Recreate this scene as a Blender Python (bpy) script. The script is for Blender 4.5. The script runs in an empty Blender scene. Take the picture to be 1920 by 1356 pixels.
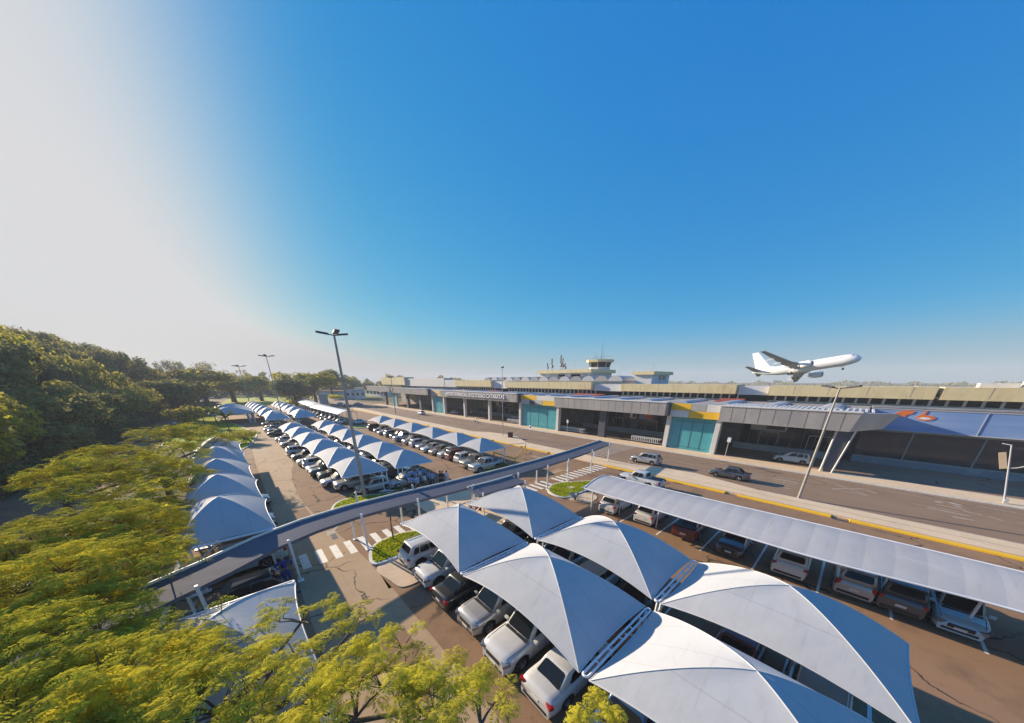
import bpy, bmesh, math, random
import numpy as np
from mathutils import Vector, Matrix, Quaternion
random.seed(7); RNG = np.random.default_rng(11)
S = bpy.context.scene; COL = S.collection
R = math.radians
# ------------------------------------------------------------------ camera model (fitted from vanishing points)
F, CX, CY, HZ, CAMH = 555.0, 960.0, 930.0, 715.0, 12.0
PITCH = math.atan((CY - HZ) / F); YAW = R(41.7)          # X = across the car park towards the terminal, Y = along the rows
def ray(px, py):
    x = (px - CX) / F; y = -(py - CY) / F
    c, s = math.cos(PITCH), math.sin(PITCH)
    a, b, z = x, c + s * y, -s + c * y
    cy, sy = math.cos(YAW), math.sin(YAW)
    return Vector((a * cy + b * sy, -a * sy + b * cy, z))
def at(px, py, h=0.0):
    d = ray(px, py); t = (h - CAMH) / d.z
    return Vector((d.x * t, d.y * t, h))
def on_x(px, py, x):
    d = ray(px, py); t = x / d.x
    return Vector((x, d.y * t, CAMH + d.z * t))
def at_dist(px, py, r):
    d = ray(px, py); d = d / math.hypot(d.x, d.y) * r
    return Vector((d.x, d.y, CAMH + d.z))
cam = bpy.data.cameras.new('camera'); co = bpy.data.objects.new('camera', cam); COL.objects.link(co)
co.location = (0, 0, CAMH); co.rotation_euler = (math.pi / 2 - PITCH, 0, -YAW)
cam.sensor_width = 36; cam.lens = F / 1920 * 36; cam.shift_y = (CY - 678) / 1920
cam.clip_end = 6000; cam.clip_start = 0.1; S.camera = co
# ------------------------------------------------------------------ light
SUN_EL, SUN_AZ = R(17.0), R(-12.0)                          # azimuth from +Y towards +X
EXPO = 1.35
w = bpy.data.worlds.new('World'); S.world = w; w.use_nodes = True
nt = w.node_tree; nt.nodes.clear()
sky = nt.nodes.new('ShaderNodeTexSky'); sky.sky_type = 'NISHITA'; sky.sun_disc = False
sky.sun_elevation = SUN_EL; sky.sun_rotation = SUN_AZ
sky.air_density = 0.6; sky.dust_density = 0.3; sky.ozone_density = 3.0; sky.altitude = 200
sep = nt.nodes.new('ShaderNodeSeparateColor'); cmb = nt.nodes.new('ShaderNodeCombineColor')
nt.links.new(sky.outputs[0], sep.inputs[0])
BGS = 0.12
for ch, gain, pw in (('Red', 37.0, 1.5), ('Green', 2.72, 0.545), ('Blue', 1.00, 0.125)):   # tone curve of the sky: deep blue away from the sun, pale grey near it
    a_ = nt.nodes.new('ShaderNodeMath'); a_.operation = 'MULTIPLY'; a_.inputs[1].default_value = 1 / 94.0
    p_ = nt.nodes.new('ShaderNodeMath'); p_.operation = 'POWER'; p_.inputs[1].default_value = pw
    g_ = nt.nodes.new('ShaderNodeMath'); g_.operation = 'MULTIPLY'; g_.inputs[1].default_value = gain / (BGS * 2 ** EXPO)
    c_ = nt.nodes.new('ShaderNodeMath'); c_.operation = 'MINIMUM'; c_.inputs[1].default_value = 0.71 / (BGS * 2 ** EXPO)
    nt.links.new(sep.outputs[ch], a_.inputs[0]); nt.links.new(a_.outputs[0], p_.inputs[0]); nt.links.new(p_.outputs[0], g_.inputs[0]); nt.links.new(g_.outputs[0], c_.inputs[0]); nt.links.new(c_.outputs[0], cmb.inputs[ch])
bg = nt.nodes.new('ShaderNodeBackground'); bg.inputs['Strength'].default_value = BGS
wo = nt.nodes.new('ShaderNodeOutputWorld')
tcw = nt.nodes.new('ShaderNodeTexCoord'); sx = nt.nodes.new('ShaderNodeSeparateXYZ'); nt.links.new(tcw.outputs['Generated'], sx.inputs[0])
mr = nt.nodes.new('ShaderNodeMapRange'); mr.interpolation_type = 'SMOOTHERSTEP'; mr.inputs['From Min'].default_value = -0.02; mr.inputs['From Max'].default_value = 0.17; mr.inputs['To Min'].default_value = 0.62; mr.inputs['To Max'].default_value = 0.0
nt.links.new(sx.outputs['Z'], mr.inputs['Value'])
hz = nt.nodes.new('ShaderNodeMix'); hz.data_type = 'RGBA'; hz.inputs['B'].default_value = tuple(v / (BGS * 2 ** EXPO) for v in (0.40, 0.41, 0.40)) + (1,)   # dusty air low over the horizon
nt.links.new(mr.outputs[0], hz.inputs['Factor']); nt.links.new(cmb.outputs[0], hz.inputs['A'])
vn = nt.nodes.new('ShaderNodeVectorMath'); vn.operation = 'MULTIPLY'; vn.inputs[1].default_value = (1, 1, 0); nt.links.new(tcw.outputs['Generated'], vn.inputs[0])
v2 = nt.nodes.new('ShaderNodeVectorMath'); v2.operation = 'NORMALIZE'; nt.links.new(vn.outputs[0], v2.inputs[0])
v3 = nt.nodes.new('ShaderNodeVectorMath'); v3.operation = 'DOT_PRODUCT'; v3.inputs[1].default_value = (math.sin(R(-8.0)), math.cos(R(-8.0)), 0); nt.links.new(v2.outputs[0], v3.inputs[0])
mx0 = nt.nodes.new('ShaderNodeMath'); mx0.operation = 'MAXIMUM'; mx0.inputs[1].default_value = 0.0; nt.links.new(v3.outputs['Value'], mx0.inputs[0])
m1 = nt.nodes.new('ShaderNodeMath'); m1.operation = 'POWER'; m1.inputs[1].default_value = 42.0; nt.links.new(mx0.outputs[0], m1.inputs[0])
m2 = nt.nodes.new('ShaderNodeMath'); m2.operation = 'MULTIPLY'; m2.inputs[1].default_value = 0.92; nt.links.new(m1.outputs[0], m2.inputs[0])
pm = nt.nodes.new('ShaderNodeMix'); pm.data_type = 'RGBA'; pm.inputs['B'].default_value = tuple(v / (BGS * 2 ** EXPO) for v in (0.71, 0.71, 0.725)) + (1,)   # thin bright veil standing above the sun
nt.links.new(m2.outputs[0], pm.inputs['Factor']); nt.links.new(hz.outputs['Result'], pm.inputs['A']); wf = nt.nodes.new('ShaderNodeMath'); wf.operation = 'MULTIPLY'; nt.links.new(mr.outputs[0], wf.inputs[0]); nt.links.new(m1.outputs[0], wf.inputs[1])
wm_ = nt.nodes.new('ShaderNodeMix'); wm_.data_type = 'RGBA'; wm_.inputs['B'].default_value = tuple(v / (BGS * 2 ** EXPO) for v in (0.76, 0.72, 0.64)) + (1,)   # warm low haze under the sun
nt.links.new(wf.outputs[0], wm_.inputs['Factor']); nt.links.new(pm.outputs['Result'], wm_.inputs['A']); nt.links.new(wm_.outputs['Result'], bg.inputs['Color']); nt.links.new(bg.outputs[0], wo.inputs[0])
sl = bpy.data.lights.new('sun', 'SUN'); sl.energy = 3.8; sl.angle = R(0.5); sl.color = (1.0, 0.83, 0.62)
so = bpy.data.objects.new('sun', sl); COL.objects.link(so)
sd = Vector((math.sin(SUN_AZ) * math.cos(SUN_EL), math.cos(SUN_AZ) * math.cos(SUN_EL), math.sin(SUN_EL)))
so.rotation_euler = (-sd).to_track_quat('-Z', 'Y').to_euler()
S.view_settings.view_transform = 'Standard'; S.view_settings.look = 'None'
S.view_settings.exposure = EXPO; S.view_settings.gamma = 1.0
S.render.engine = 'CYCLES'
# ------------------------------------------------------------------ materials
def mat(name, col, rough=0.6, metal=0.0, spec=0.5, noise=None, bump=None, trans=0.0, coat=0.0, coords='Object'):
    """noise = (scale, second colour, contrast low, contrast high[, detail])"""
    m = bpy.data.materials.new(name); m.use_nodes = True; n = m.node_tree
    b = n.nodes['Principled BSDF']
    b.inputs['Base Color'].default_value = (*col, 1); b.inputs['Roughness'].default_value = rough
    b.inputs['Metallic'].default_value = metal; b.inputs['Specular IOR Level'].default_value = spec
    b.inputs['Coat Weight'].default_value = coat
    tc = n.nodes.new('ShaderNodeTexCoord')
    if noise:
        last = None
        lays = noise if isinstance(noise, list) else [noise]
        for (sc, c2, lo, hi, *rest) in lays:
            t = n.nodes.new('ShaderNodeTexNoise'); t.inputs['Detail'].default_value = rest[0] if rest else 5
            t.inputs['Roughness'].default_value = 0.62
            if isinstance(sc, tuple):
                mp = n.nodes.new('ShaderNodeMapping'); mp.inputs['Scale'].default_value = sc
                n.links.new(tc.outputs[coords], mp.inputs[0]); n.links.new(mp.outputs[0], t.inputs['Vector']); t.inputs['Scale'].default_value = 1
            else:
                n.links.new(tc.outputs[coords], t.inputs['Vector']); t.inputs['Scale'].default_value = sc
            r = n.nodes.new('ShaderNodeMapRange'); r.inputs['From Min'].default_value = lo; r.inputs['From Max'].default_value = hi
            n.links.new(t.outputs['Fac'], r.inputs['Value'])
            mx = n.nodes.new('ShaderNodeMix'); mx.data_type = 'RGBA'
            n.links.new(r.outputs[0], mx.inputs['Factor'])
            if last is None: mx.inputs['A'].default_value = (*col, 1)
            else: n.links.new(last, mx.inputs['A'])
            mx.inputs['B'].default_value = (*c2, 1); last = mx.outputs['Result']
        n.links.new(last, b.inputs['Base Color']); m['last'] = 1
    if bump:
        t = n.nodes.new('ShaderNodeTexNoise'); t.inputs['Scale'].default_value = bump[0]; t.inputs['Detail'].default_value = 6
        n.links.new(tc.outputs[coords], t.inputs['Vector'])
        bp = n.nodes.new('ShaderNodeBump'); bp.inputs['Strength'].default_value = bump[1]; bp.inputs['Distance'].default_value = bump[2]
        n.links.new(t.outputs['Fac'], bp.inputs['Height']); n.links.new(bp.outputs[0], b.inputs['Normal'])
    if trans:
        out = n.nodes['Material Output']
        tr = n.nodes.new('ShaderNodeBsdfTranslucent')
        if noise: n.links.new(last, tr.inputs['Color'])
        else: tr.inputs['Color'].default_value = (*col, 1)
        ms = n.nodes.new('ShaderNodeMixShader'); ms.inputs[0].default_value = trans
        n.links.new(b.outputs[0], ms.inputs[1]); n.links.new(tr.outputs[0], ms.inputs[2]); n.links.new(ms.outputs[0], out.inputs[0])
    return m
def crack_layer(m, scale, width, col, thresh):
    """thin dark cracks from distorted voronoi edges, only where a large noise allows them"""
    n = m.node_tree; b = n.nodes['Principled BSDF']; src = b.inputs['Base Color'].links[0].from_socket
    tc = n.nodes.new('ShaderNodeTexCoord'); ns = n.nodes.new('ShaderNodeTexNoise'); ns.inputs['Scale'].default_value = 0.8; ns.inputs['Detail'].default_value = 6
    n.links.new(tc.outputs['Object'], ns.inputs['Vector'])
    va = n.nodes.new('ShaderNodeVectorMath'); va.operation = 'MULTIPLY_ADD'; va.inputs[1].default_value = (1.6, 1.6, 0); 
    n.links.new(ns.outputs['Color'], va.inputs[0]); n.links.new(tc.outputs['Object'], va.inputs[2])
    vo = n.nodes.new('ShaderNodeTexVoronoi'); vo.feature = 'DISTANCE_TO_EDGE'; vo.inputs['Scale'].default_value = scale
    n.links.new(va.outputs[0], vo.inputs['Vector'])
    lt = n.nodes.new('ShaderNodeMapRange'); lt.inputs['From Min'].default_value = width; lt.inputs['From Max'].default_value = width * 0.3
    n.links.new(vo.outputs['Distance'], lt.inputs['Value'])
    n2 = n.nodes.new('ShaderNodeTexNoise'); n2.inputs['Scale'].default_value = 0.16; n2.inputs['Detail'].default_value = 2
    n.links.new(tc.outputs['Object'], n2.inputs['Vector'])
    r2 = n.nodes.new('ShaderNodeMapRange'); r2.inputs['From Min'].default_value = thresh; r2.inputs['From Max'].default_value = thresh + 0.08
    n.links.new(n2.outputs['Fac'], r2.inputs['Value'])
    mu = n.nodes.new('ShaderNodeMath'); mu.operation = 'MULTIPLY'; n.links.new(lt.outputs[0], mu.inputs[0]); n.links.new(r2.outputs[0], mu.inputs[1])
    mx = n.nodes.new('ShaderNodeMix'); mx.data_type = 'RGBA'; n.links.new(mu.outputs[0], mx.inputs['Factor'])
    n.links.new(src, mx.inputs['A']); mx.inputs['B'].default_value = (*col, 1); n.links.new(mx.outputs['Result'], b.inputs['Base Color'])
M = {}
M['asphalt'] = mat('asphalt', (0.258, 0.158, 0.091), 0.95, noise=[(0.07, (0.318, 0.188, 0.104), 0.35, 0.7), (0.45, (0.188, 0.116, 0.070), 0.50, 0.72), (1.3, (0.146, 0.094, 0.060), 0.64, 0.74), ((0.15, 1.6, 1), (0.283, 0.175, 0.102), 0.55, 0.75), (14.0, (0.344, 0.227, 0.144), 0.55, 0.85)], bump=(40, 0.25, 0.02), spec=0.25)
crack_layer(M['asphalt'], 0.19, 0.014, (0.045, 0.035, 0.028), 0.45)
M['lane'] = mat('worn_asphalt', (0.455, 0.320, 0.192), 0.95, noise=[(0.10, (0.384, 0.267, 0.157), 0.4, 0.7), (0.9, (0.498, 0.354, 0.216), 0.5, 0.75), ((1.4, 0.06, 1), (0.375, 0.261, 0.156), 0.54, 0.72), (1.4, (0.303, 0.213, 0.135), 0.66, 0.76), (16.0, (0.558, 0.409, 0.260), 0.55, 0.85)], bump=(40, 0.25, 0.02), spec=0.25)
crack_layer(M['lane'], 0.22, 0.013, (0.10, 0.075, 0.055), 0.42)
M['road'] = mat('road_asphalt', (0.248, 0.166, 0.109), 0.93, noise=[((0.9, 0.03, 1), (0.290, 0.194, 0.128), 0.4, 0.7), (0.2, (0.212, 0.144, 0.098), 0.5, 0.75), (14.0, (0.317, 0.227, 0.156), 0.55, 0.85)], bump=(40, 0.25, 0.02), spec=0.25)
crack_layer(M['road'], 0.12, 0.008, (0.06, 0.05, 0.04), 0.52)
M['walk'] = mat('paving', (0.721, 0.554, 0.370), 0.9, noise=[(0.3, (0.620, 0.478, 0.316), 0.4, 0.7), (3.0, (0.793, 0.618, 0.421), 0.5, 0.8)], bump=(20, 0.2, 0.02), spec=0.2)
M['pad'] = mat('concrete_pad', (0.646, 0.489, 0.332), 0.9, noise=[(0.5, (0.538, 0.396, 0.262), 0.4, 0.7), (5.0, (0.718, 0.555, 0.386), 0.5, 0.8)], bump=(20, 0.2, 0.02), spec=0.2)
M['yellow'] = mat('yellow_paint', (0.85, 0.50, 0.010), 0.7, noise=[(0.7, (0.66, 0.40, 0.02), 0.52, 0.75)])
M['paint'] = mat('road_paint', (0.778, 0.745, 0.670), 0.7, noise=[(3.0, (0.540, 0.486, 0.410), 0.5, 0.75)])
M['faded'] = mat('faded_road_paint', (0.40, 0.345, 0.28), 0.8, noise=[(2.0, (0.26, 0.21, 0.165), 0.45, 0.7)])
M['kerb'] = mat('white_kerb', (0.66, 0.65, 0.62), 0.8, noise=[(1.2, (0.48, 0.46, 0.42), 0.5, 0.75)])
M['grass'] = mat('lawn', (0.300, 0.360, 0.027), 0.95, noise=[(0.7, (0.420, 0.420, 0.033), 0.4, 0.7), (9.0, (0.180, 0.240, 0.024), 0.5, 0.8)], bump=(30, 0.9, 0.05), spec=0.1)
M['blade'] = mat('grass_blade', (0.374, 0.432, 0.023), 0.9, trans=0.45, spec=0.0, noise=[(1.5, (0.490, 0.475, 0.029), 0.4, 0.7)])
M['earth'] = mat('earth', (0.131, 0.106, 0.056), 0.95, noise=[(0.05, (0.088, 0.106, 0.037), 0.4, 0.65), (0.8, (0.163, 0.125, 0.075), 0.5, 0.75)], spec=0.1)
M['membrane'] = mat('white_membrane', (0.488, 0.502, 0.519), 0.75, trans=0.07, spec=0.08, noise=[(0.45, (0.450, 0.461, 0.474), 0.45, 0.72), ((0.4, 5, 1), (0.402, 0.403, 0.402), 0.58, 0.85), (2.6, (0.433, 0.433, 0.429), 0.62, 0.8)], bump=(0.850, 0.242, 0.110))
M['seam'] = mat('membrane_seam', (0.55, 0.55, 0.545), 0.5)
def fabric_seams(m, pitch, dark):
    n = m.node_tree; b = n.nodes['Principled BSDF']; src = b.inputs['Base Color'].links[0].from_socket
    tc = n.nodes.new('ShaderNodeTexCoord'); sx_ = n.nodes.new('ShaderNodeSeparateXYZ'); n.links.new(tc.outputs['Object'], sx_.inputs[0])
    a = n.nodes.new('ShaderNodeMath'); a.operation = 'DIVIDE'; a.inputs[1].default_value = pitch; n.links.new(sx_.outputs['X'], a.inputs[0])
    f = n.nodes.new('ShaderNodeMath'); f.operation = 'FRACT'; n.links.new(a.outputs[0], f.inputs[0])
    l = n.nodes.new('ShaderNodeMath'); l.operation = 'LESS_THAN'; l.inputs[1].default_value = 0.03; n.links.new(f.outputs[0], l.inputs[0])
    k = n.nodes.new('ShaderNodeMath'); k.operation = 'MULTIPLY'; k.inputs[1].default_value = dark; n.links.new(l.outputs[0], k.inputs[0])
    x = n.nodes.new('ShaderNodeMix'); x.data_type = 'RGBA'; n.links.new(k.outputs[0], x.inputs['Factor']); n.links.new(src, x.inputs['A']); x.inputs['B'].default_value = (0.25, 0.25, 0.25, 1); n.links.new(x.outputs['Result'], b.inputs['Base Color'])
fabric_seams(M['membrane'], 1.18, 0.28)
M['steel'] = mat('white_steel', (0.78, 0.79, 0.80), 0.4, noise=[(2.0, (0.66, 0.66, 0.66), 0.5, 0.8)])
M['greysteel'] = mat('grey_steel', (0.36, 0.34, 0.31), 0.5, metal=0.3, noise=[(3.0, (0.28, 0.26, 0.235), 0.45, 0.75)])
M['darksteel'] = mat('dark_steel', (0.06, 0.06, 0.065), 0.5)
M['arcade'] = mat('arched_sheet', (0.442, 0.442, 0.449), 0.7, noise=[(0.4, (0.392, 0.392, 0.398), 0.42, 0.7), ((0.4, 3, 1), (0.354, 0.354, 0.361), 0.55, 0.8), ((3, 0.3, 3), (0.487, 0.487, 0.493), 0.55, 0.8)], spec=0.1)
M['whitesheet'] = mat('white_sheet', (0.70, 0.70, 0.70), 0.5)
M['walkroof'] = mat('blue_grey_sheet', (0.125, 0.132, 0.160), 0.75, noise=[((0.25, 3.0, 1), (0.155, 0.162, 0.19), 0.45, 0.75), (2.0, (0.095, 0.10, 0.125), 0.55, 0.8)], spec=0.1)
M['walkedge'] = mat('pale_gutter', (0.80, 0.71, 0.58), 0.6)
M['fascia'] = mat('grey_cladding', (0.397, 0.383, 0.377), 0.5, metal=0.2, noise=[((1, 0.35, 0.15), (0.476, 0.457, 0.437), 0.42, 0.62, 2), (2.0, (0.330, 0.324, 0.324), 0.55, 0.8)])
M['navy'] = mat('dark_grey_cladding', (0.055, 0.065, 0.095), 0.5)
M['offwhite'] = mat('off_white_paint', (0.66, 0.64, 0.61), 0.6, noise=[(0.5, (0.56, 0.54, 0.51), 0.45, 0.75)])
M['palepanel'] = mat('pale_grey_panel', (0.43, 0.43, 0.44), 0.6)
M['yellowpanel'] = mat('yellow_panel', (0.80, 0.47, 0.01), 0.45)
M['teal'] = mat('teal_glass_panel', (0.069, 0.336, 0.381), 0.3, noise=[(0.6, (0.090, 0.392, 0.437), 0.42, 0.7), (4, (0.056, 0.280, 0.325), 0.5, 0.8)], spec=0.5)
M['tealframe'] = mat('teal_joint', (0.02, 0.09, 0.11), 0.5)
M['beige'] = mat('stained_concrete', (0.762, 0.628, 0.355), 0.9, noise=[((1, 0.9, 0.25), (0.618, 0.505, 0.278), 0.45, 0.72), (0.6, (0.803, 0.680, 0.433), 0.5, 0.8), ((1, 3, 0.4), (0.175, 0.154, 0.113), 0.63, 0.78)], bump=(6, 0.3, 0.04))
M['deck'] = mat('roof_deck', (0.345, 0.333, 0.328), 0.8, noise=[(0.2, (0.253, 0.241, 0.241), 0.4, 0.7)])
M['skylight'] = mat('skylight_dome', (0.48, 0.50, 0.55), 0.35, trans=0.1)
M['red'] = mat('red_awning', (0.30, 0.045, 0.025), 0.7)
M['darkwall'] = mat('grey_wall', (0.247, 0.247, 0.263), 0.6, noise=[((1, 0.6, 0.6), (0.375, 0.362, 0.351), 0.5, 0.72)])  # patchy grey for the portico wall, wing trim and parapet joints
M['glass'] = mat('dark_glass', (0.012, 0.015, 0.02), 0.12, spec=0.35)
M['facadeglass'] = mat('facade_glass', (0.035, 0.038, 0.042), 0.12, noise=[((1, 0.25, 0.5), (0.075, 0.075, 0.075), 0.5, 0.75)], spec=0.6)
M['bluesign'] = mat('blue_sign', (0.17, 0.29, 0.56), 0.5, noise=[((1, 0.12, 1), (0.27, 0.38, 0.62), 0.4, 0.7, 1), ((1, 0.4, 2), (0.20, 0.27, 0.42), 0.6, 0.8)])
M['orange'] = mat('orange_print', (0.75, 0.17, 0.03), 0.5)
M['white'] = mat('white_paint', (0.8, 0.8, 0.8), 0.5)
M['black'] = mat('black_plastic', (0.018, 0.018, 0.02), 0.5)
M['rubber'] = mat('tyre_rubber', (0.016, 0.016, 0.017), 0.85)
M['rim'] = mat('alloy_rim', (0.42, 0.42, 0.43), 0.3, metal=0.8)
M['lamp'] = mat('headlamp', (0.20, 0.21, 0.225), 0.1, spec=0.9, metal=0.3)
M['tail'] = mat('tail_lamp', (0.33, 0.012, 0.012), 0.2)
M['chrome'] = mat('chrome', (0.6, 0.6, 0.62), 0.15, metal=0.9)
def paintm(n, c, metal=0.0): return mat('car_paint_' + n, c, 0.32, metal=metal, coat=0.9, spec=0.5, noise=[(2.5, tuple(x * 0.93 for x in c), 0.45, 0.75)])
CARC = {'white': paintm('white', (0.60, 0.60, 0.595)), 'silver': paintm('silver', (0.44, 0.44, 0.44), 0.35), 'grey': paintm('grey', (0.085, 0.09, 0.10), 0.4),
        'black': paintm('black', (0.02, 0.021, 0.024)), 'dark red': paintm('red', (0.13, 0.018, 0.016)), 'beige': paintm('beige', (0.42, 0.35, 0.26), 0.2),
        'blue': paintm('blue', (0.03, 0.10, 0.26), 0.2), 'pale blue': paintm('paleblue', (0.36, 0.52, 0.60), 0.1), 'dark green': paintm('green', (0.02, 0.10, 0.07)), 'brown': paintm('brown', (0.10, 0.05, 0.03), 0.2)}
def leafm(name, c1, c2, c3, tr=0.45):
    m = mat(name, c1, 0.9, noise=[(0.35, c2, 0.4, 0.65), (2.2, c3, 0.5, 0.72)], trans=tr, spec=0.0); return m
M['leaf_yellow'] = leafm('fine_yellow_green_leaf', (0.640, 0.582, 0.062), (0.789, 0.672, 0.067), (0.382, 0.392, 0.045), 0.5)
M['leaf_olive'] = leafm('olive_leaf', (0.462, 0.422, 0.048), (0.623, 0.520, 0.060), (0.271, 0.267, 0.036), 0.45)
M['leaf_gold'] = leafm('golden_leaf', (0.52, 0.37, 0.016), (0.42, 0.37, 0.016), (0.27, 0.26, 0.016), 0.5)
M['leaf_green'] = leafm('green_leaf', (0.281, 0.260, 0.081), (0.400, 0.331, 0.088), (0.159, 0.166, 0.068), 0.45)
M['leaf_dark'] = leafm('dark_green_leaf', (0.171, 0.180, 0.084), (0.275, 0.261, 0.098), (0.116, 0.133, 0.070), 0.38)
M['leaf_dry'] = leafm('dry_leaf', (0.288, 0.223, 0.086), (0.230, 0.194, 0.072), (0.173, 0.137, 0.058), 0.4)
M['palm'] = leafm('palm_leaf', (0.12, 0.15, 0.02), (0.17, 0.17, 0.03), (0.08, 0.10, 0.02), 0.35)
M['silverleaf'] = mat('silver_leaf', (0.30, 0.31, 0.30), 0.6)
M['bark'] = mat('bark', (0.095, 0.072, 0.05), 0.9, noise=[((6, 6, 1.2), (0.16, 0.125, 0.09), 0.45, 0.7)], bump=(12, 0.5, 0.03))
M['skin'] = mat('skin', (0.36, 0.20, 0.13), 0.6); M['hair'] = mat('hair', (0.015, 0.012, 0.01), 0.7)
M['shirt_white'] = mat('white_shirt', (0.62, 0.66, 0.74), 0.8); M['shirt_blue'] = mat('light_blue_shirt', (0.22, 0.38, 0.66), 0.8)
M['shirt_dark'] = mat('dark_shirt', (0.05, 0.045, 0.05), 0.8); M['overall'] = mat('blue_overalls', (0.012, 0.04, 0.26), 0.8)
M['shirt_pink'] = mat('lilac_shirt', (0.45, 0.36, 0.55), 0.8); M['trousers'] = mat('dark_trousers', (0.03, 0.03, 0.045), 0.8)
M['jet'] = mat('aircraft_white', (0.80, 0.81, 0.83), 0.35, coat=0.4); M['jetgrey'] = mat('aircraft_grey', (0.30, 0.29, 0.29), 0.45)
M['binred'] = mat('dark_red_box', (0.10, 0.012, 0.012), 0.6); M['bingreen'] = mat('green_bin', (0.02, 0.14, 0.07), 0.5)
M['tower_wall'] = mat('tower_white', (0.62, 0.62, 0.62), 0.7, noise=[(0.5, (0.55, 0.55, 0.55), 0.45, 0.75)])
# ------------------------------------------------------------------ mesh builder
KIDS = {}
class MB:
    def __init__(s): s.v = []; s.f = []; s.m = []; s.sm = []
    def add(s, vs, fs, m=0, smooth=False):
        o = len(s.v); s.v += [tuple(p) for p in vs]
        for f in fs: s.f.append(tuple(i + o for i in f)); s.m.append(m); s.sm.append(smooth)
        return s
    def box(s, c, d, rz=0.0, m=0, rx=0.0, ry=0.0):
        x, y, z = d[0] / 2, d[1] / 2, d[2] / 2
        mt = Matrix.Translation(c) @ Matrix.Rotation(rz, 4, 'Z') @ Matrix.Rotation(ry, 4, 'Y') @ Matrix.Rotation(rx, 4, 'X')
        vs = [mt @ Vector((sx * x, sy * y, sz * z)) for sz in (-1, 1) for sx, sy in ((-1, -1), (1, -1), (1, 1), (-1, 1))]
        return s.add(vs, [(3, 2, 1, 0), (4, 5, 6, 7), (0, 1, 5, 4), (1, 2, 6, 5), (2, 3, 7, 6), (3, 0, 4, 7)], m)
    def tube(s, pts, rad, n=8, m=0, cap=True):
        pts = [Vector(p) for p in pts]; k = len(pts)
        if not isinstance(rad, (list, tuple)): rad = [rad] * k
        vs = []; prev = None
        for i, p in enumerate(pts):
            t = (pts[min(i + 1, k - 1)] - pts[max(i - 1, 0)]).normalized()
            if prev is None:
                a = Vector((0, 0, 1)) if abs(t.z) < 0.9 else Vector((1, 0, 0)); u = t.cross(a).normalized()
            else:
                u = prev - t * prev.dot(t); u.normalize()
            prev = u; q = t.cross(u)
            for j in range(n):
                an = 2 * math.pi * j / n; vs.append(p + (u * math.cos(an) + q * math.sin(an)) * rad[i])
        fs = [(i * n + j, i * n + (j + 1) % n, (i + 1) * n + (j + 1) % n, (i + 1) * n + j) for i in range(k - 1) for j in range(n)]
        s.add(vs, fs, m, True)
        if cap:
            s.add([vs[j] for j in range(n)], [tuple(reversed(range(n)))], m); s.add(vs[-n:], [tuple(range(n))], m)
        return s
    def prism(s, poly, z0, z1, m=0):
        n = len(poly); A = sum(poly[i][0] * poly[(i + 1) % n][1] - poly[(i + 1) % n][0] * poly[i][1] for i in range(n))
        if A < 0: poly = list(reversed(poly))
        vs = [(p[0], p[1], z0) for p in poly] + [(p[0], p[1], z1) for p in poly]
        fs = [tuple(reversed(range(n))), tuple(range(n, 2 * n))] + [(i, (i + 1) % n, n + (i + 1) % n, n + i) for i in range(n)]
        return s.add(vs, fs, m)
    def sheet(s, poly, z, m=0):
        n = len(poly); A = sum(poly[i][0] * poly[(i + 1) % n][1] - poly[(i + 1) % n][0] * poly[i][1] for i in range(n))
        if A < 0: poly = list(reversed(poly))
        return s.add([(p[0], p[1], z) for p in poly], [tuple(range(n))], m)
    def lathe(s, prof, axis='X', n=16, m=0, origin=(0, 0, 0)):
        vs = []
        for (a, r) in prof:
            for j in range(n):
                t = 2 * math.pi * j / n; p = (a, r * math.cos(t), r * math.sin(t))
                if axis == 'Y': p = (p[1], p[0], p[2])
                if axis == 'Z': p = (p[1], p[2], p[0])
                vs.append(tuple(p[i] + origin[i] for i in range(3)))
        k = len(prof)
        return s.add(vs, [(i * n + j, i * n + (j + 1) % n, (i + 1) * n + (j + 1) % n, (i + 1) * n + j) for i in range(k - 1) for j in range(n)], m, True)
    def mesh(s, name, mats):
        me = bpy.data.meshes.new(name); me.from_pydata(s.v, [], s.f)
        for x in (mats if isinstance(mats, (list, tuple)) else [mats]): me.materials.append(x)
        me.polygons.foreach_set('material_index', s.m); me.polygons.foreach_set('use_smooth', s.sm)
        me.update(); return me
    def build(s, name, mats, parent=None, bevel=0.0, fixn=False):
        me = s.mesh(name, mats)
        if bevel or fixn:
            bm = bmesh.new(); bm.from_mesh(me)
            if fixn: bmesh.ops.remove_doubles(bm, verts=bm.verts, dist=1e-4); bmesh.ops.recalc_face_normals(bm, faces=bm.faces)
            if bevel: bmesh.ops.bevel(bm, geom=bm.edges[:], offset=bevel, segments=2, affect='EDGES', profile=0.6)
            bm.to_mesh(me); bm.free()
        return link(name, me, parent)
def link(name, me, parent=None):
    o = bpy.data.objects.new(name, me); COL.objects.link(o)
    if parent: o.parent = parent; KIDS.setdefault(parent.name, []).append(o)
    return o
def tag(o, label, cat, group=None):
    o['label'] = label; o['category'] = cat
    if group: o['group'] = group
    return o
def thing(name, label, cat, loc=(0, 0, 0), rz=0.0, group=None):
    o = bpy.data.objects.new(name, None); COL.objects.link(o); o.empty_display_size = 0.3
    o.location = loc; o.rotation_euler = (0, 0, rz); return tag(o, label, cat, group)
def structure(o, kind='structure'): o['kind'] = kind; return o
def kids(o): return KIDS.get(o.name, [])
def copy_tree(o, parent=None):
    c = o.copy(); COL.objects.link(c)
    if parent is not None: c.parent = parent; KIDS.setdefault(parent.name, []).append(c)
    for ch in kids(o): copy_tree(ch, c)
    return c
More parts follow.
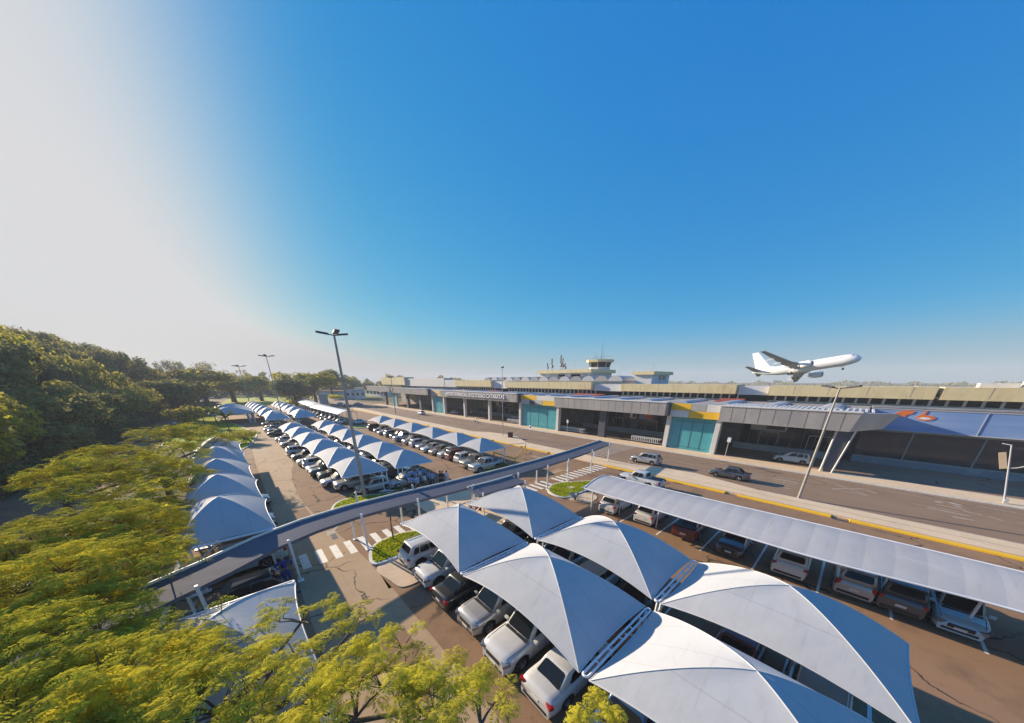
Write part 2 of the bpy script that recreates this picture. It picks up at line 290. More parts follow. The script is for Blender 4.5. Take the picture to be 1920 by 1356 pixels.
def smooth_poly(pts, n=6):
    """closed Catmull-Rom through pts"""
    out = []; k = len(pts)
    for i in range(k):
        p0, p1, p2, p3 = (np.array(pts[(i + j - 1) % k][:2], float) for j in range(4))
        for t in np.linspace(0, 1, n, endpoint=False):
            out.append(tuple(0.5 * (2 * p1 + (p2 - p0) * t + (2 * p0 - 5 * p1 + 4 * p2 - p3) * t * t + (3 * p1 - p0 - 3 * p2 + p3) * t ** 3)))
    return out
def offset_poly(poly, d):
    """inward offset towards the centroid side"""
    n = len(poly); A = sum(poly[i][0] * poly[(i + 1) % n][1] - poly[(i + 1) % n][0] * poly[i][1] for i in range(n)); sgn = 1 if A > 0 else -1
    out = []
    for i in range(n):
        a = Vector(poly[i - 1]).to_2d(); b = Vector(poly[i]).to_2d(); c = Vector(poly[(i + 1) % n]).to_2d()
        t = (c - a); 
        if t.length < 1e-6: out.append(tuple(b)); continue
        t.normalize(); out.append((b.x - t.y * d * sgn, b.y + t.x * d * sgn))
    return out
AIR = (math.radians(-62), math.radians(9), math.radians(-20))
# ================================================================== ground
def sheet(name, poly, z, m): return structure(MB().sheet(poly, z).build(name, M[m]))
def gxy(*pix): return [tuple(at(*p)[:2]) for p in pix]
# one ground sheet to the horizon, raised into a low wooded rise on the left
gx = [-3000, -1200, -500, -260, -180, -140, -110, -90, -75, -62, -52, -44, -38, -33, -28, -24, -18, 0, 40, 80, 130, 300, 800, 3000]
gy = [-800, -300, -120, -60, -20, 20, 50, 80, 110, 140, 180, 220, 260, 320, 400, 600, 1000, 2000, 4500]
def rise(x, y):
    t = min(1, max(0, (-24 - x) / 46)); t = t * t * (3 - 2 * t)
    f = min(1, max(0, (y - 10) / 50)); return 13.0 * t * f * (1 - 0.7 * min(1, max(0, (y - 300) / 600)))
g = MB(); vs = [(x, y, -0.03 + rise(x, y)) for y in gy for x in gx]; nx = len(gx)
g.add(vs, [(j * nx + i, j * nx + i + 1, (j + 1) * nx + i + 1, (j + 1) * nx + i) for j in range(len(gy) - 1) for i in range(nx - 1)], 0, True)
structure(g.build('ground', M['earth']))
sheet('car_park', [(-5.4, -60), (62, -60), (62, 200), (30, 215), (-5.4, 200)], 0.0, 'asphalt')
# paler worn lane between the parking rows (curved joint lines as in the photograph)
lane = gxy((500, 800), (515, 818), (532, 842), (550, 868), (547, 900), (562, 934), (592, 968)) + [(3.6, 27.9), (4.3, 21), (4.5, 16), (4.6, 8), (4.7, -30)]
sheet('lane', lane + [(0.2, -30), (0.2, 24), (0.0, 60), (0.6, 110)], 0.004, 'lane')
sheet('lane_patch', [(4.3, 16.3), (8.6, 16.3), (8.6, 19.3), (4.5, 19.3)], 0.004, 'asphalt')
for (x, y, a, b, m) in ((6.2, 14.2, 2.6, 1.3, 'road'), (3.0, 10.5, 1.6, 4.2, 'asphalt'), (2.2, 33.0, 1.2, 3.0, 'asphalt'), (19.8, 12.0, 1.4, 3.6, 'road'), (20.6, 3.0, 1.0, 2.4, 'road'), (20.4, -3.0, 1.2, 2.2, 'road'), (33.0, 12.0, 1.6, 6.0, 'road'), (31.5, 26.2, 3.0, 1.1, 'lane'), (36.0, 33.0, 1.2, 5.0, 'lane'), (19.5, 46.0, 1.2, 4.0, 'lane')):
    sheet('asphalt_patch', [(x - a / 2, y - b / 2), (x + a / 2, y - b / 2 + 0.1), (x + a / 2 - 0.08, y + b / 2), (x - a / 2 + 0.1, y + b / 2 - 0.06)], 0.0065, m)
for (x, y) in ((39.15, 12.5), (39.15, -1.7), (3.4, 26.0), (20.2, 8.2), (39.15, 44), (56.2, 12), (56.2, 34)):
    dr = MB(); dr.box((x, y, 0.006), (0.42, 1.0, 0.02))
    for k in range(7): dr.box((x, y - 0.42 + k * 0.14, 0.018), (0.36, 0.05, 0.012))
    structure(dr.build('drain_grate', M['darksteel']))
sheet('service_road', [(-13.5, 16), (-22.5, 16), (-23.5, 60), (-25, 110), (-24, 170), (-22, 260), (-14, 260), (-13, 150), (-13.5, 100)], 0.0, 'asphalt')
sheet('road', [(43.1, -60), (57.0, -60), (57.0, 170), (60, 260), (44, 260), (43.1, 170)], 0.004, 'road')
sheet('forecourt', [(60.4, -70), (78, -70), (78, 190), (60.4, 190)], 0.004, 'road')
def kerbed(name, poly, h, m): return structure(MB().prism(poly, -0.02, h).build(name, M[m]))
# median pavement with the yellow kerb, and the terminal pavement
bulge = [(43.2, 44), (44.2, 46), (46.3, 50), (46.6, 55), (45.4, 60), (43.3, 63)]
kerbed('median_pavement', [(39.85, -60), (43.0, -60)] + [(43.2, 5), (44.2, 9), (45.2, 12.5), (44.6, 16), (43.1, 21)] + bulge + [(43.3, 175), (39.85, 175)], 0.14, 'walk')
for (a, b) in ((-60, -2.3), (-1.1, 6.3), (7.5, 23.2), (29.6, 34), (34.7, 41), (41.7, 50), (50.7, 62), (62.8, 80), (80.8, 175)):
    o = MB().box((39.56, (a + b) / 2, 0.055), (0.60, b - a, 0.15)).build('yellow_kerb', M['yellow'], bevel=0.02); structure(o)
structure(MB().box((39.68, 26.4, 0.055), (0.36, 6.38, 0.12)).build('dropped_kerb', M['walk']))
kerbed('terminal_pavement', [(56.75, -70), (60.6, -70), (60.6, 180), (57.2, 180)], 0.13, 'walk')
structure(MB().box((56.62, 55, 0.05), (0.24, 250, 0.14)).build('pale_kerb', M['kerb']))
structure(MB().box((43.12, -20, 0.05), (0.22, 48, 0.14)).build('road_kerb', M['kerb']))
structure(MB().sheet([(39.9, -60), (40.0, -60), (40.0, 23), (39.9, 23)], 0.146).sheet([(41.6, -60), (41.66, -60), (41.66, 20), (41.6, 20)], 0.146).build('paving_joint', M['asphalt']))
# ------------------------------------------------------------------ painted markings
mk = MB()
def bar(x, y, dx, dy, z=0.009, rz=0.0):
    c, s = math.cos(rz), math.sin(rz)
    mk.sheet([(x + a * c - b * s, y + a * s + b * c) for a, b in ((-dx / 2, -dy / 2), (dx / 2, -dy / 2), (dx / 2, dy / 2), (-dx / 2, dy / 2))], z)
for i in range(9): bar(0.95 + i * 1.0, 23.3, 0.5, 2.3)
for i in range(9): bar(19.0 + i * 0.98, 23.5, 0.5, 2.2, 0.0085)
for i in range(11): bar(28.9 + i * 0.98, 23.5, 0.5, 2.2, 0.0085)
structure(mk.build('crosswalk_marking', M['paint']))
mk = MB()
for i in range(14): bar(44.6 + i * 0.95, 29.6, 0.42, 6.2, 0.0085, 0.06)
for i in range(5): bar(48.0 + i * 1.0, 6.9, 0.2, 1.9, 0.0085)
for i in range(5): bar(47.0 + i * 1.25, 3.6, 0.2, 2.5, 0.0085)
structure(mk.build('road_crossing_marking', M['faded']))
mk = MB()
for y in [14.0, 11.5, 9.0, 6.5, 4.0, 1.5, -1.0, -3.5]: bar(7.9, y, 2.8, 0.12); 
for y in [16.5, 14.0, 11.5, 9.0, 6.5, 4.0, 1.5, -1.0, -3.5]: bar(15.2, y, 2.6, 0.12)
for y in [11.65, 8.36, 5.04, 1.82, -1.39, -4.3, -7.2, -10.0]: bar(26.2, y, 5.2, 0.13)
for i in range(22): bar(8.6, 33.4 + i * 2.6, 4.6, 0.1); bar(25.4, 33.4 + i * 2.6, 4.6, 0.1)
for y in [21.8, 19.3, 16.8, 26.0]: bar(-2.6, y, 4.8, 0.11)
structure(mk.build('bay_marking', M['paint']))
mk = MB()
for y in range(-50, 160, 6):
    if not 22 < y < 38: bar(50.6, y, 0.14, 2.8); bar(54.4, y + 2, 0.14, 2.2)
bar(47.3, 17.5, 0.14, 5.0); bar(45.7, 21.9, 5.0, 0.2, 0.0085, 0.1)
bar(56.0, -20, 0.16, 60); bar(43.75, -20, 0.14, 50)
for (a, b) in (((47.5, 53.5), (55.6, 58.0)), ((47.5, 68.0), (55.8, 71.5)), ((50.8, -0.6), (53.6, -3.2))):
    x0, y0 = a; x1, y1 = b; L = math.hypot(x1 - x0, y1 - y0); bar((x0 + x1) / 2, (y0 + y1) / 2, L, 0.22, 0.0085, math.atan2(y1 - y0, x1 - x0))
structure(mk.build('lane_marking', M['faded']))
mk = MB()   # arrows and stretched symbols
def arrow(x, y, L, rz, wd=0.16, hd=0.5, z=0.0085):
    c, s = math.cos(rz), math.sin(rz)
    for poly in ([(-L / 2, -wd / 2), (L * 0.16, -wd / 2), (L * 0.16, wd / 2), (-L / 2, wd / 2)], [(L * 0.16 , -hd / 2), (L / 2, 0), (L * 0.16, hd / 2)]):
        mk.sheet([(x + a * c - b * s, y + a * s + b * c) for a, b in poly], z)
a0 = at(628, 992); arrow(a0.x, a0.y, 2.6, -2.25, 0.22, 0.9)
for (px0, py0, px1, py1, wd) in ((1738, 952, 1818, 968, 0.28), (1786, 969, 1826, 976, 0.36), (1755, 946, 1812, 957, 0.2), (1806, 958, 1842, 966, 0.24), (1852, 968, 1884, 978, 0.18), (1754, 940, 1766, 943, 0.7), (1782, 942, 1800, 948, 0.6), (1790, 948, 1802, 952, 0.4), (1566, 908, 1628, 930, 0.16), (1570, 894, 1600, 900, 0.16), (1618, 916, 1644, 926, 0.2)):
    a = at(px0, py0); b = at(px1, py1); d = b - a; bar((a.x + b.x) / 2, (a.y + b.y) / 2, d.length, wd, 0.0085, math.atan2(d.y, d.x))
structure(mk.build('arrow_marking', M['faded']))
# ------------------------------------------------------------------ planted islands
def blades(poly, n, h, name='grass'):
    P = np.array([p[:2] for p in poly]); lo, hi = P.min(0), P.max(0); vs = []; fs = []; k = 0
    def inside(x, y):
        c = False; j = len(P) - 1
        for i in range(len(P)):
            if (P[i][1] > y) != (P[j][1] > y) and x < (P[j][0] - P[i][0]) * (y - P[i][1]) / (P[j][1] - P[i][1]) + P[i][0]: c = not c
            j = i
        return c
    while k < n:
        x, y = RNG.uniform(lo, hi)
        if not inside(x, y): k += 0.34; continue
        a = RNG.uniform(0, 6.28); ww = RNG.uniform(0.03, 0.07); hh = h * RNG.uniform(0.5, 1.3); lx, ly = RNG.normal(0, h * 0.5, 2)
        b = len(vs); vs += [(x - ww * math.cos(a), y - ww * math.sin(a), 0.13), (x + ww * math.cos(a), y + ww * math.sin(a), 0.13), (x + lx, y + ly, 0.13 + hh)]; fs.append((b, b + 1, b + 2)); k += 1
    return vs, fs
ISL = [
  ('I1', smooth_poly([(4.55, 19.4), (4.6, 21.0), (5.6, 22.4), (7.6, 22.75), (9.6, 22.0), (11.0, 20.9), (11.2, 19.5), (9, 19.35), (6.8, 19.35)], 5)),
  ('I2', smooth_poly([(24.3, 18.75), (24.2, 20.6), (25.3, 22.0), (27.5, 22.55), (30, 21.3), (31.6, 20.2), (31.4, 18.8), (28.2, 18.5), (26, 18.5)], 5)),
  ('I3', smooth_poly([(4.3, 30.2), (4.5, 32.2), (5.6, 34.0), (7.6, 34.3), (10, 33.2), (13, 32.4), (13.0, 31.2), (9, 30.4), (6.5, 29.9)], 5)),
  ('I4', smooth_poly([(22.4, 30.8), (22.9, 32.5), (25, 33.1), (28.5, 32.9), (31.7, 32.4), (31.2, 30.6), (28, 30.0), (24.5, 30.0)], 5)),
  ('I5', [(1.9, 93), (1.2, 86), (0.0, 78), (-1.6, 73.5), (-5.3, 73), (-13.2, 90), (-15, 140), (-13, 160), (-7, 150), (-1, 118), (1.6, 99)]),
  ('I6', smooth_poly([(22.6, 88.6), (21.9, 91), (24, 93), (27, 91), (26.6, 88.6)], 4)),
  ('I7', [(-5.6, -40), (-13.2, -40), (-13.2, 72), (-5.6, 72)])]
gv, gf = [], []
for nm, poly in ISL:
    structure(MB().prism(poly, -0.02, 0.13).build('island_kerb', M['kerb']))
    inner = offset_poly(poly, 0.22)
    structure(MB().sheet(inner, 0.134).build('lawn', M['grass'] if nm != 'I7' else M['earth']))
    if nm in ('I1', 'I2', 'I3', 'I4', 'I5'):
        v, f = blades(inner, {'I1': 5200, 'I2': 4200, 'I3': 3200, 'I4': 2000, 'I5': 5000}[nm], 0.10 if nm != 'I5' else 0.3); o = len(gv); gv += v; gf += [tuple(i + o for i in q) for q in f]
structure(MB().add(gv, gf).build('grass', M['blade']), 'stuff')
sheet('far_lawn', [(-9, 215), (-2, 330), (40, 330), (30, 222), (12, 205)], 0.02, 'grass'); sheet('far_lawn', [(48, 262), (42, 320), (110, 420), (100, 280)], 0.02, 'grass')
structure(MB().prism(smooth_poly([(4.55, 19.1), (7.3, 19.1), (7.3, 17.2), (6.6, 15.9), (5.1, 15.8), (4.7, 16.8)], 5), -0.02, 0.05).build('concrete_pad', M['pad']))
structure(MB().prism(smooth_poly([(24.6, 18.2), (27.6, 18.2), (27.5, 16.6), (25.4, 16.2)], 5), -0.02, 0.05).build('concrete_pad', M['pad']))
structure(MB().prism([(11.4, 31.6), (23, 31.6), (23, 24.9), (11.4, 24.9)], -0.02, 0.03).build('pavement', M['walk']))
structure(MB().prism([(11.6, 24.6), (18.6, 24.6), (18.6, 17.0), (11.6, 17.0)], -0.02, 0.028).build('pavement', M['walk']))
slabs = MB()
for (x, y, a, b) in ((8.0, 20.3, 1.0, 1.6), (7.6, 31.6, 0.8, 1.6), (27.4, 20.2, 0.9, 0.6), (28.6, 31.6, 1.6, 0.9), (26.3, 31.6, 1.2, 0.5)): slabs.box((x, y, 0.16), (a, b, 0.06))
structure(slabs.build('stepping_slab', M['walk']))
# ================================================================== tensile canopies
HC, HA = 2.95, 4.75
def canopy_mesh(wx, wy, n=14):
    """four fabric gores meeting along the corner-to-peak seams; sagging edges, rounded peak"""
    mb = MB(); hx, hy = wx / 2, wy / 2 - 0.2; edges = []; ridges = []
    for side in range(4):
        vs = []; fs = []
        for i in range(n + 1):
            rho = 1 - i / n
            for j in range(n + 1):
                tau = -1 + 2 * j / n
                E = HC + (0.34 if side in (0, 2) else 0.05) * (1 - tau * tau)
                p = 1.55 - 0.12 * (1 - tau * tau)
                z = HA - (HA - E) * rho ** p - 0.05 * math.sin(math.pi * rho) * (1 - tau * tau)
                sag = 1 - (0.085 if side in (0, 2) else 0.028) * (1 - tau * tau) * rho ** 2
                a, b = rho * sag, rho * tau
                x, y = {0: (-a, -b), 1: (b, -a), 2: (a, b), 3: (-b, a)}[side]
                vs.append((x * hx, y * hy, z))
        for i in range(n):
            for j in range(n):
                a = i * (n + 1) + j; q = (a, a + 1, a + n + 2, a + n + 1)
                fs.append(q if i < n - 1 else q[:3])
        mb.add(vs, fs, 0, True)
        edges.append([vs[j] for j in range(n + 1)]); ridges.append([vs[i * (n + 1)] for i in range(n + 1)])
    return mb, edges, ridges
def make_canopy(wx, wy, post_side, ends):
    """X = across the row, Y = along the row. ends: which ends (+1 / -1 in Y) carry a spreader frame of their own"""
    root = thing('tensile_canopy', '', 'canopy', group='white tensile canopies over the parking rows')
    mb, edges, ridges = canopy_mesh(wx, wy); mb.build('membrane', M['membrane'], root)
    s = MB()
    for r in ridges: s.tube([(p[0], p[1], p[2] - 0.004) for p in r], 0.022, 5)
    s.build('seam', M['seam'], root)
    h = MB()
    for e in edges: h.tube(e, 0.03, 5)
    h.build('hem', M['seam'], root)
    for e in ends:
        y = e * (wy / 2); fr = MB(); x0, x1 = -wx / 2 + 0.02, wx / 2 - 0.02; r = 0.10
        loop = [(x0 + r, y - r, HC)] + [(x1 - r + r * math.sin(t), y - r * math.cos(t), HC) for t in np.linspace(0, math.pi, 7)] + [(x0 + r - r * math.sin(t), y + r * math.cos(t), HC) for t in np.linspace(0, math.pi, 7)]
        fr.tube(loop, 0.05, 6, cap=False)
        for k in range(1, 6): xx = x0 + (x1 - x0) * k / 6; fr.tube([(xx, y - r, HC), (xx, y + r, HC)], 0.035, 5)
        fr.build('spreader_frame', M['steel'], root)
        po = MB(); px = post_side * (wx / 2 - 0.5)
        for dx in (-0.26, 0.26): po.tube([(px + dx, y, 0), (px + dx, y, HC - 0.05)], 0.065, 8)
        for k in range(6): z0 = 0.3 + k * 0.45; po.tube([(px - 0.26, y, z0), (px + 0.26, y, z0 + (0.45 if k % 2 else 0))], 0.03, 5)
        po.tube([(px - post_side * 0.26, y, HC - 1.0), (px - post_side * 1.5, y, HC - 0.06)], 0.045, 6)
        po.box((px, y, 0.03), (0.9, 0.4, 0.06)); po.build('ladder_post', M['steel'], root)
    return root
NORD = ['nearest', 'second', 'third', 'fourth', 'fifth', 'sixth', 'seventh', 'eighth', 'ninth', 'tenth', 'eleventh', 'twelfth', 'thirteenth', 'fourteenth', 'fifteenth', 'sixteenth', 'seventeenth', 'eighteenth', 'nineteenth', 'twentieth', 'twenty-first', 'twenty-second']
PROTO = {}
def place_canopy(xa, xb, ya, yb, side, label, both=False, none=False, rot=0.0, k=1.0):
    xa, xb, ya, yb = xa * k, xb * k, ya * k, yb * k
    key = (side, both, none)
    if key not in PROTO: PROTO[key] = make_canopy(4.75, 7.5, side, (-1, 1) if both else () if none else (-1,)); o = PROTO[key]
    else: o = copy_tree(PROTO[key])
    o.location = ((xa + xb) / 2, (ya + yb) / 2, 0); o.scale = ((xb - xa) / 4.75, (yb - ya) / 7.5, (12 - k * (12 - HC)) / HC); o.rotation_euler[2] = rot
    o['label'] = label; return o
# foreground double row (right of the lane)
ys = [18.5, 11.0, 3.6, -3.8]
for i in range(3):
    place_canopy(6.38, 11.05, ys[i + 1], ys[i], 1, 'large white tensile canopy of the lower foreground row, %s along from the walkway' % NORD[i].replace('nearest', 'first'), both=(i == 0), none=(i == 2))
    place_canopy(11.72, 16.4, ys[i + 1], ys[i], -1, 'large white tensile canopy of the upper foreground row, %s along from the walkway' % NORD[i].replace('nearest', 'first'), both=(i == 0), none=(i == 2))
# middle double row beyond the walkway
A = [32.4, 37.9, 46.0, 53.8, 62.3, 70.8, 79.0]
for i in range(6):
    d = -0.022 * (A[i] - 32)
    place_canopy(6.1 + d, 10.7 + d, A[i], A[i + 1], 1, 'white tensile canopy in the middle row by the pale lane, %s from the covered walkway' % NORD[i], both=(i == 5), k=1.065)
    place_canopy(11.5 + d * 0.5, 16.1 + d * 0.5, A[i], A[i + 1], -1, 'white tensile canopy in the middle row behind the lamp mast, %s from the covered walkway' % NORD[i], both=(i == 5), k=1.065)
C_ = [32.6, 38.1, 46.0, 54.3, 63.0, 71.5, 79.5]
for i in range(6): place_canopy(23.2, 27.8, C_[i], C_[i + 1], 1, 'white tensile canopy in the row along the yellow kerbed pavement, %s from the covered walkway' % NORD[i], both=(i == 5), k=1.065)
# left row under the trees, passing the walkway
Lr = [23.5, 30.6, 37.7, 45.2, 54.0, 62.5]
for i in range(5):
    d = -0.03 * (Lr[i] - 23.5); place_canopy(-4.85 + d, 0.0 + d, Lr[i], Lr[i + 1], -1, 'white tensile canopy in the left row beside the trees, %s beyond the covered walkway' % NORD[i].replace('nearest', 'first'), both=(i == 4))
for i, (a, b) in enumerate(((8.5, 15.9), (1.1, 8.5), (-6.3, 1.1))): place_canopy(-4.75, 0.05, a, b, -1, 'white tensile canopy half hidden under the feathery foreground tree, %s from the walkway' % NORD[i], both=True)
# far double row and the far left group
def far_row(pix, wx, label, side):
    pts = [at(px, py, HC) for px, py in pix]
    for i, p in enumerate(pts[:-1]):
        q = pts[i + 1]; place_canopy(p.x, p.x + wx, p.y, q.y, side, label % NORD[i], both=False)
far_row([(498, 788), (486.5, 780), (479, 774.5), (473, 770.5), (468, 767.5), (463.5, 765), (459.5, 762.8), (456, 761)], 5.2, 'small far white tensile canopy left of the slim lamp mast, %s in its distant row', 1)
far_row([(552, 783.5), (540, 776.8), (531, 772), (523, 768), (516.5, 765), (510.5, 762.5), (505, 760.5)], 5.4, 'small far white tensile canopy right of the slim lamp mast, %s in its distant row', -1)
far_row([(386, 778.5), (388, 775.2), (389.5, 772.4), (391, 769.8), (392.5, 767.6)], 11.0, 'wide white tensile canopy beyond the shrubs, %s in the far left group', 1)
# ================================================================== arched shelter, right
root = thing('arched_shelter', 'long grey arched sheet metal parking shelter along the right side', 'shelter', (0, 0, 0))
y0, y1 = 14.6, -30.0
def sst(t): t = min(1, max(0, t)); return t * t * (3 - 2 * t)
def section(y):
    xn = 21.85 + 0.95 * sst((0.5 - y) / 8.5); xf = 26.0 + 1.0 * sst((14.6 - y) / 24)
    return [(xn + (xf - xn) * t, 2.66 + 0.80 * math.sin(math.pi * (0.10 + t * 0.66))) for t in np.linspace(0, 1, 13)]
nb = 42; step = (y0 - y1) / nb
r = MB(); sub = 6
for b in range(nb):
    vs = []; fs = []
    for k in range(sub + 1):
        yy = y0 - step * (b + k / sub); bl = 0.009 * math.sin(math.pi * k / sub)
        for (x, z) in section(yy): vs.append((x, yy, z + bl))
    m = 13
    for k in range(sub):
        for i in range(m - 1): a = k * m + i; fs.append((a, a + m, a + m + 1, a + 1))
    r.add(vs, fs, 0, True)
r.build('arched_roof', M['arcade'], root)
ed = MB(); yl = np.linspace(y0, y1, 40); ed.tube([(section(y)[0][0] - 0.02, y, section(y)[0][1] - 0.03) for y in yl], 0.055, 6); ed.tube([(section(y)[-1][0], y, section(y)[-1][1]) for y in yl], 0.055, 6)
ed.tube([(x, y0 + 0.01, z) for x, z in section(y0)], 0.055, 6); ed.build('edge_beam', M['steel'], root)
for yb in [14.9, 12.5, 8.95, 5.9, 2.72, -0.55, -3.7, -6.6, -9.8, -13, -16.2]:
    p = MB(); xb = 24.9 if yb < 14 else 23.8
    sc_ = section(min(yb, 14.5)); p.tube([(xb, yb, 0), (xb, yb, 3.3)], 0.06, 8); p.tube([(xb, yb, 3.0), (sc_[0][0] + 0.05, yb, sc_[0][1] - 0.04)], 0.04, 6); p.tube([(xb, yb, 3.1), (sc_[-1][0] - 0.05, yb, sc_[-1][1] - 0.04)], 0.04, 6); p.build('post', M['steel'], root)
# far white arched shelter and the grey one behind it
def small_shelter(name, label, p0, p1, wdt, hh, m, sides=True):
    root = thing(name, label, 'shelter'); d = (p1 - p0); d.z = 0; L = d.length; d.normalize(); q = Vector((d.y, -d.x, 0))
    r = MB(); vs = []; fs = []; k = 9
    for (s_) in np.linspace(0, L, 13):
        for t in np.linspace(0, 1, k): vs.append(tuple(Vector((p0.x, p0.y, 0)) + d * s_ + q * (wdt * t) + Vector((0, 0, hh + 0.9 * math.sin(math.pi * t)))))
    for i in range(12):
        for j in range(k - 1): a = i * k + j; fs.append((a, a + k, a + k + 1, a + 1))
    r.add(vs, fs, 0, True).build('arched_roof', m, root)
    pm = MB()
    for s_ in np.linspace(0.3, L - 0.3, 8):
        p = MB(); 
        for t in (0.06, 0.94): b = Vector((p0.x, p0.y, 0)) + d * s_ + q * (wdt * t); p.tube([b, b + Vector((0, 0, hh + 0.1))], 0.08, 6)
        p.build('post_pair', M['steel'], root)
small_shelter('arched_shelter', 'bright white arched shelter over cars in the far middle of the car park', Vector((21.2, 100, 0)), Vector((20.0, 136, 0)), 5.6, 3.0, M['whitesheet'])
small_shelter('arched_shelter', 'flat grey shelter behind the bright white arched shelter', Vector((20.4, 140, 0)), Vector((21.5, 178, 0)), 6.4, 3.0, M['palepanel'])
# ================================================================== covered walkways
pf = [(-4.2, 20.0), (-0.6, 22.9), (4.6, 24.3), (8.6, 24.4), (13.2, 24.4), (18.4, 24.5), (26.2, 24.7), (33.2, 25.3), (41.0, 26.2)]
def walkway(name, label, line, wdt, h, posts):
    root = thing(name, label, 'covered walkway'); rf = MB(); edg = MB(); n = len(line)
    nrm = []
    for i in range(n):
        a = Vector(line[max(i - 1, 0)]); b = Vector(line[min(i + 1, n - 1)]); t = (b - a).normalized(); nrm.append(Vector((-t.y, t.x)))
    near = [Vector(p) for p in line]; far = [Vector(p) + nrm[i] * wdt for i, p in enumerate(line)]
    vs = [(p.x, p.y, h - 0.10) for p in near] + [(p.x, p.y, h + 0.10) for p in near] + [(p.x, p.y, h + 0.34) for p in far] + [(p.x, p.y, h + 0.1) for p in far]
    fs = []
    for i in range(n - 1):
        for k in range(4): a, b = k * n + i, ((k + 1) % 4) * n + i; fs.append((a, a + 1, b + 1, b))
    fs += [(0, n, 2 * n, 3 * n), (n - 1, 4 * n - 1, 3 * n - 1, 2 * n - 1)]
    rf.add(vs, fs).build('roof_sheet', M['walkroof'], root)
    edg.tube([(p.x, p.y, h + 0.38) for p in far], 0.085, 6).build('gutter', M['walkedge'], root)
    for (x, y) in posts:
        ht = h + 0.36 if (x, y) not in pf else h; p = MB(); p.box((x, y, ht / 2), (0.13, 0.13, ht)).box((x, y, 0.02), (0.34, 0.34, 0.04)); p.build('post', M['steel'], root, bevel=0.015)
    return root
nl = [(-12.5, 15.9), (-5.0, 18.0), (-2.4, 19.4), (-0.25, 20.85), (1.97, 21.75), (4.6, 22.25), (8.5, 22.35), (12.8, 22.2), (20.9, 22.35), (25.5, 22.5), (32.6, 23.1), (43.2, 24.6)]
pn = [(-3.5, 18.55), (0.37, 20.9), (4.86, 22.0), (9.3, 22.15), (14.8, 22.0), (20.6, 22.1), (25.13, 21.95), (29.33, 22.25), (36.0, 23.3), (42.0, 24.2)]
walkway('covered_walkway', 'long thin blue grey covered walkway on white posts crossing the whole car park', nl, 2.0, 2.62, pn + pf)
walkway('covered_walkway', 'short blue grey walkway roof on white posts beside the long covered walkway', [(14.1, 20.2), (17, 20.1), (19.8, 20.2)], 1.9, 2.45, [(14.4, 20.0), (19.6, 20.0), (14.4, 21.7), (19.6, 21.7)])
# ================================================================== vehicles (front towards +X)
def lerp_tab(tab, x):
    for (a, va), (b, vb) in zip(tab, tab[1:]):
        if a <= x <= b: t = (x - a) / (b - a); t = t * t * (3 - 2 * t) * 0.5 + t * 0.5; return va + (vb - va) * t
    return tab[0][1] if x < tab[0][0] else tab[-1][1]
KINDS = {
 # L, W, H, wheelbase, front overhang, wheel r, belt z, cowl x, windscreen-top x, rear-glass-top x, rear-glass-base x, hood front z, tail z
 'hatchback': dict(L=3.95, W=1.70, H=1.50, wb=2.48, fo=0.80, r=0.31, belt=0.95, cowl=0.86, wt=0.22, rt=-1.50, rb=-1.86, hood=0.74, tail=0.95),
 'sedan': dict(L=4.45, W=1.74, H=1.46, wb=2.60, fo=0.86, r=0.31, belt=0.94, cowl=0.98, wt=0.30, rt=-0.98, rb=-1.62, hood=0.72, tail=0.98),
 'SUV': dict(L=4.42, W=1.84, H=1.66, wb=2.64, fo=0.88, r=0.365, belt=1.06, cowl=1.00, wt=0.40, rt=-1.72, rb=-2.08, hood=0.92, tail=1.08),
 'pickup': dict(L=5.25, W=1.88, H=1.80, wb=3.10, fo=0.92, r=0.385, belt=1.14, cowl=1.16, wt=0.62, rt=-0.78, rb=-0.95, hood=1.0, tail=1.12),
 'minivan': dict(L=4.40, W=1.76, H=1.68, wb=2.70, fo=0.86, r=0.32, belt=1.02, cowl=1.20, wt=0.36, rt=-1.80, rb=-2.10, hood=0.80, tail=1.04)}
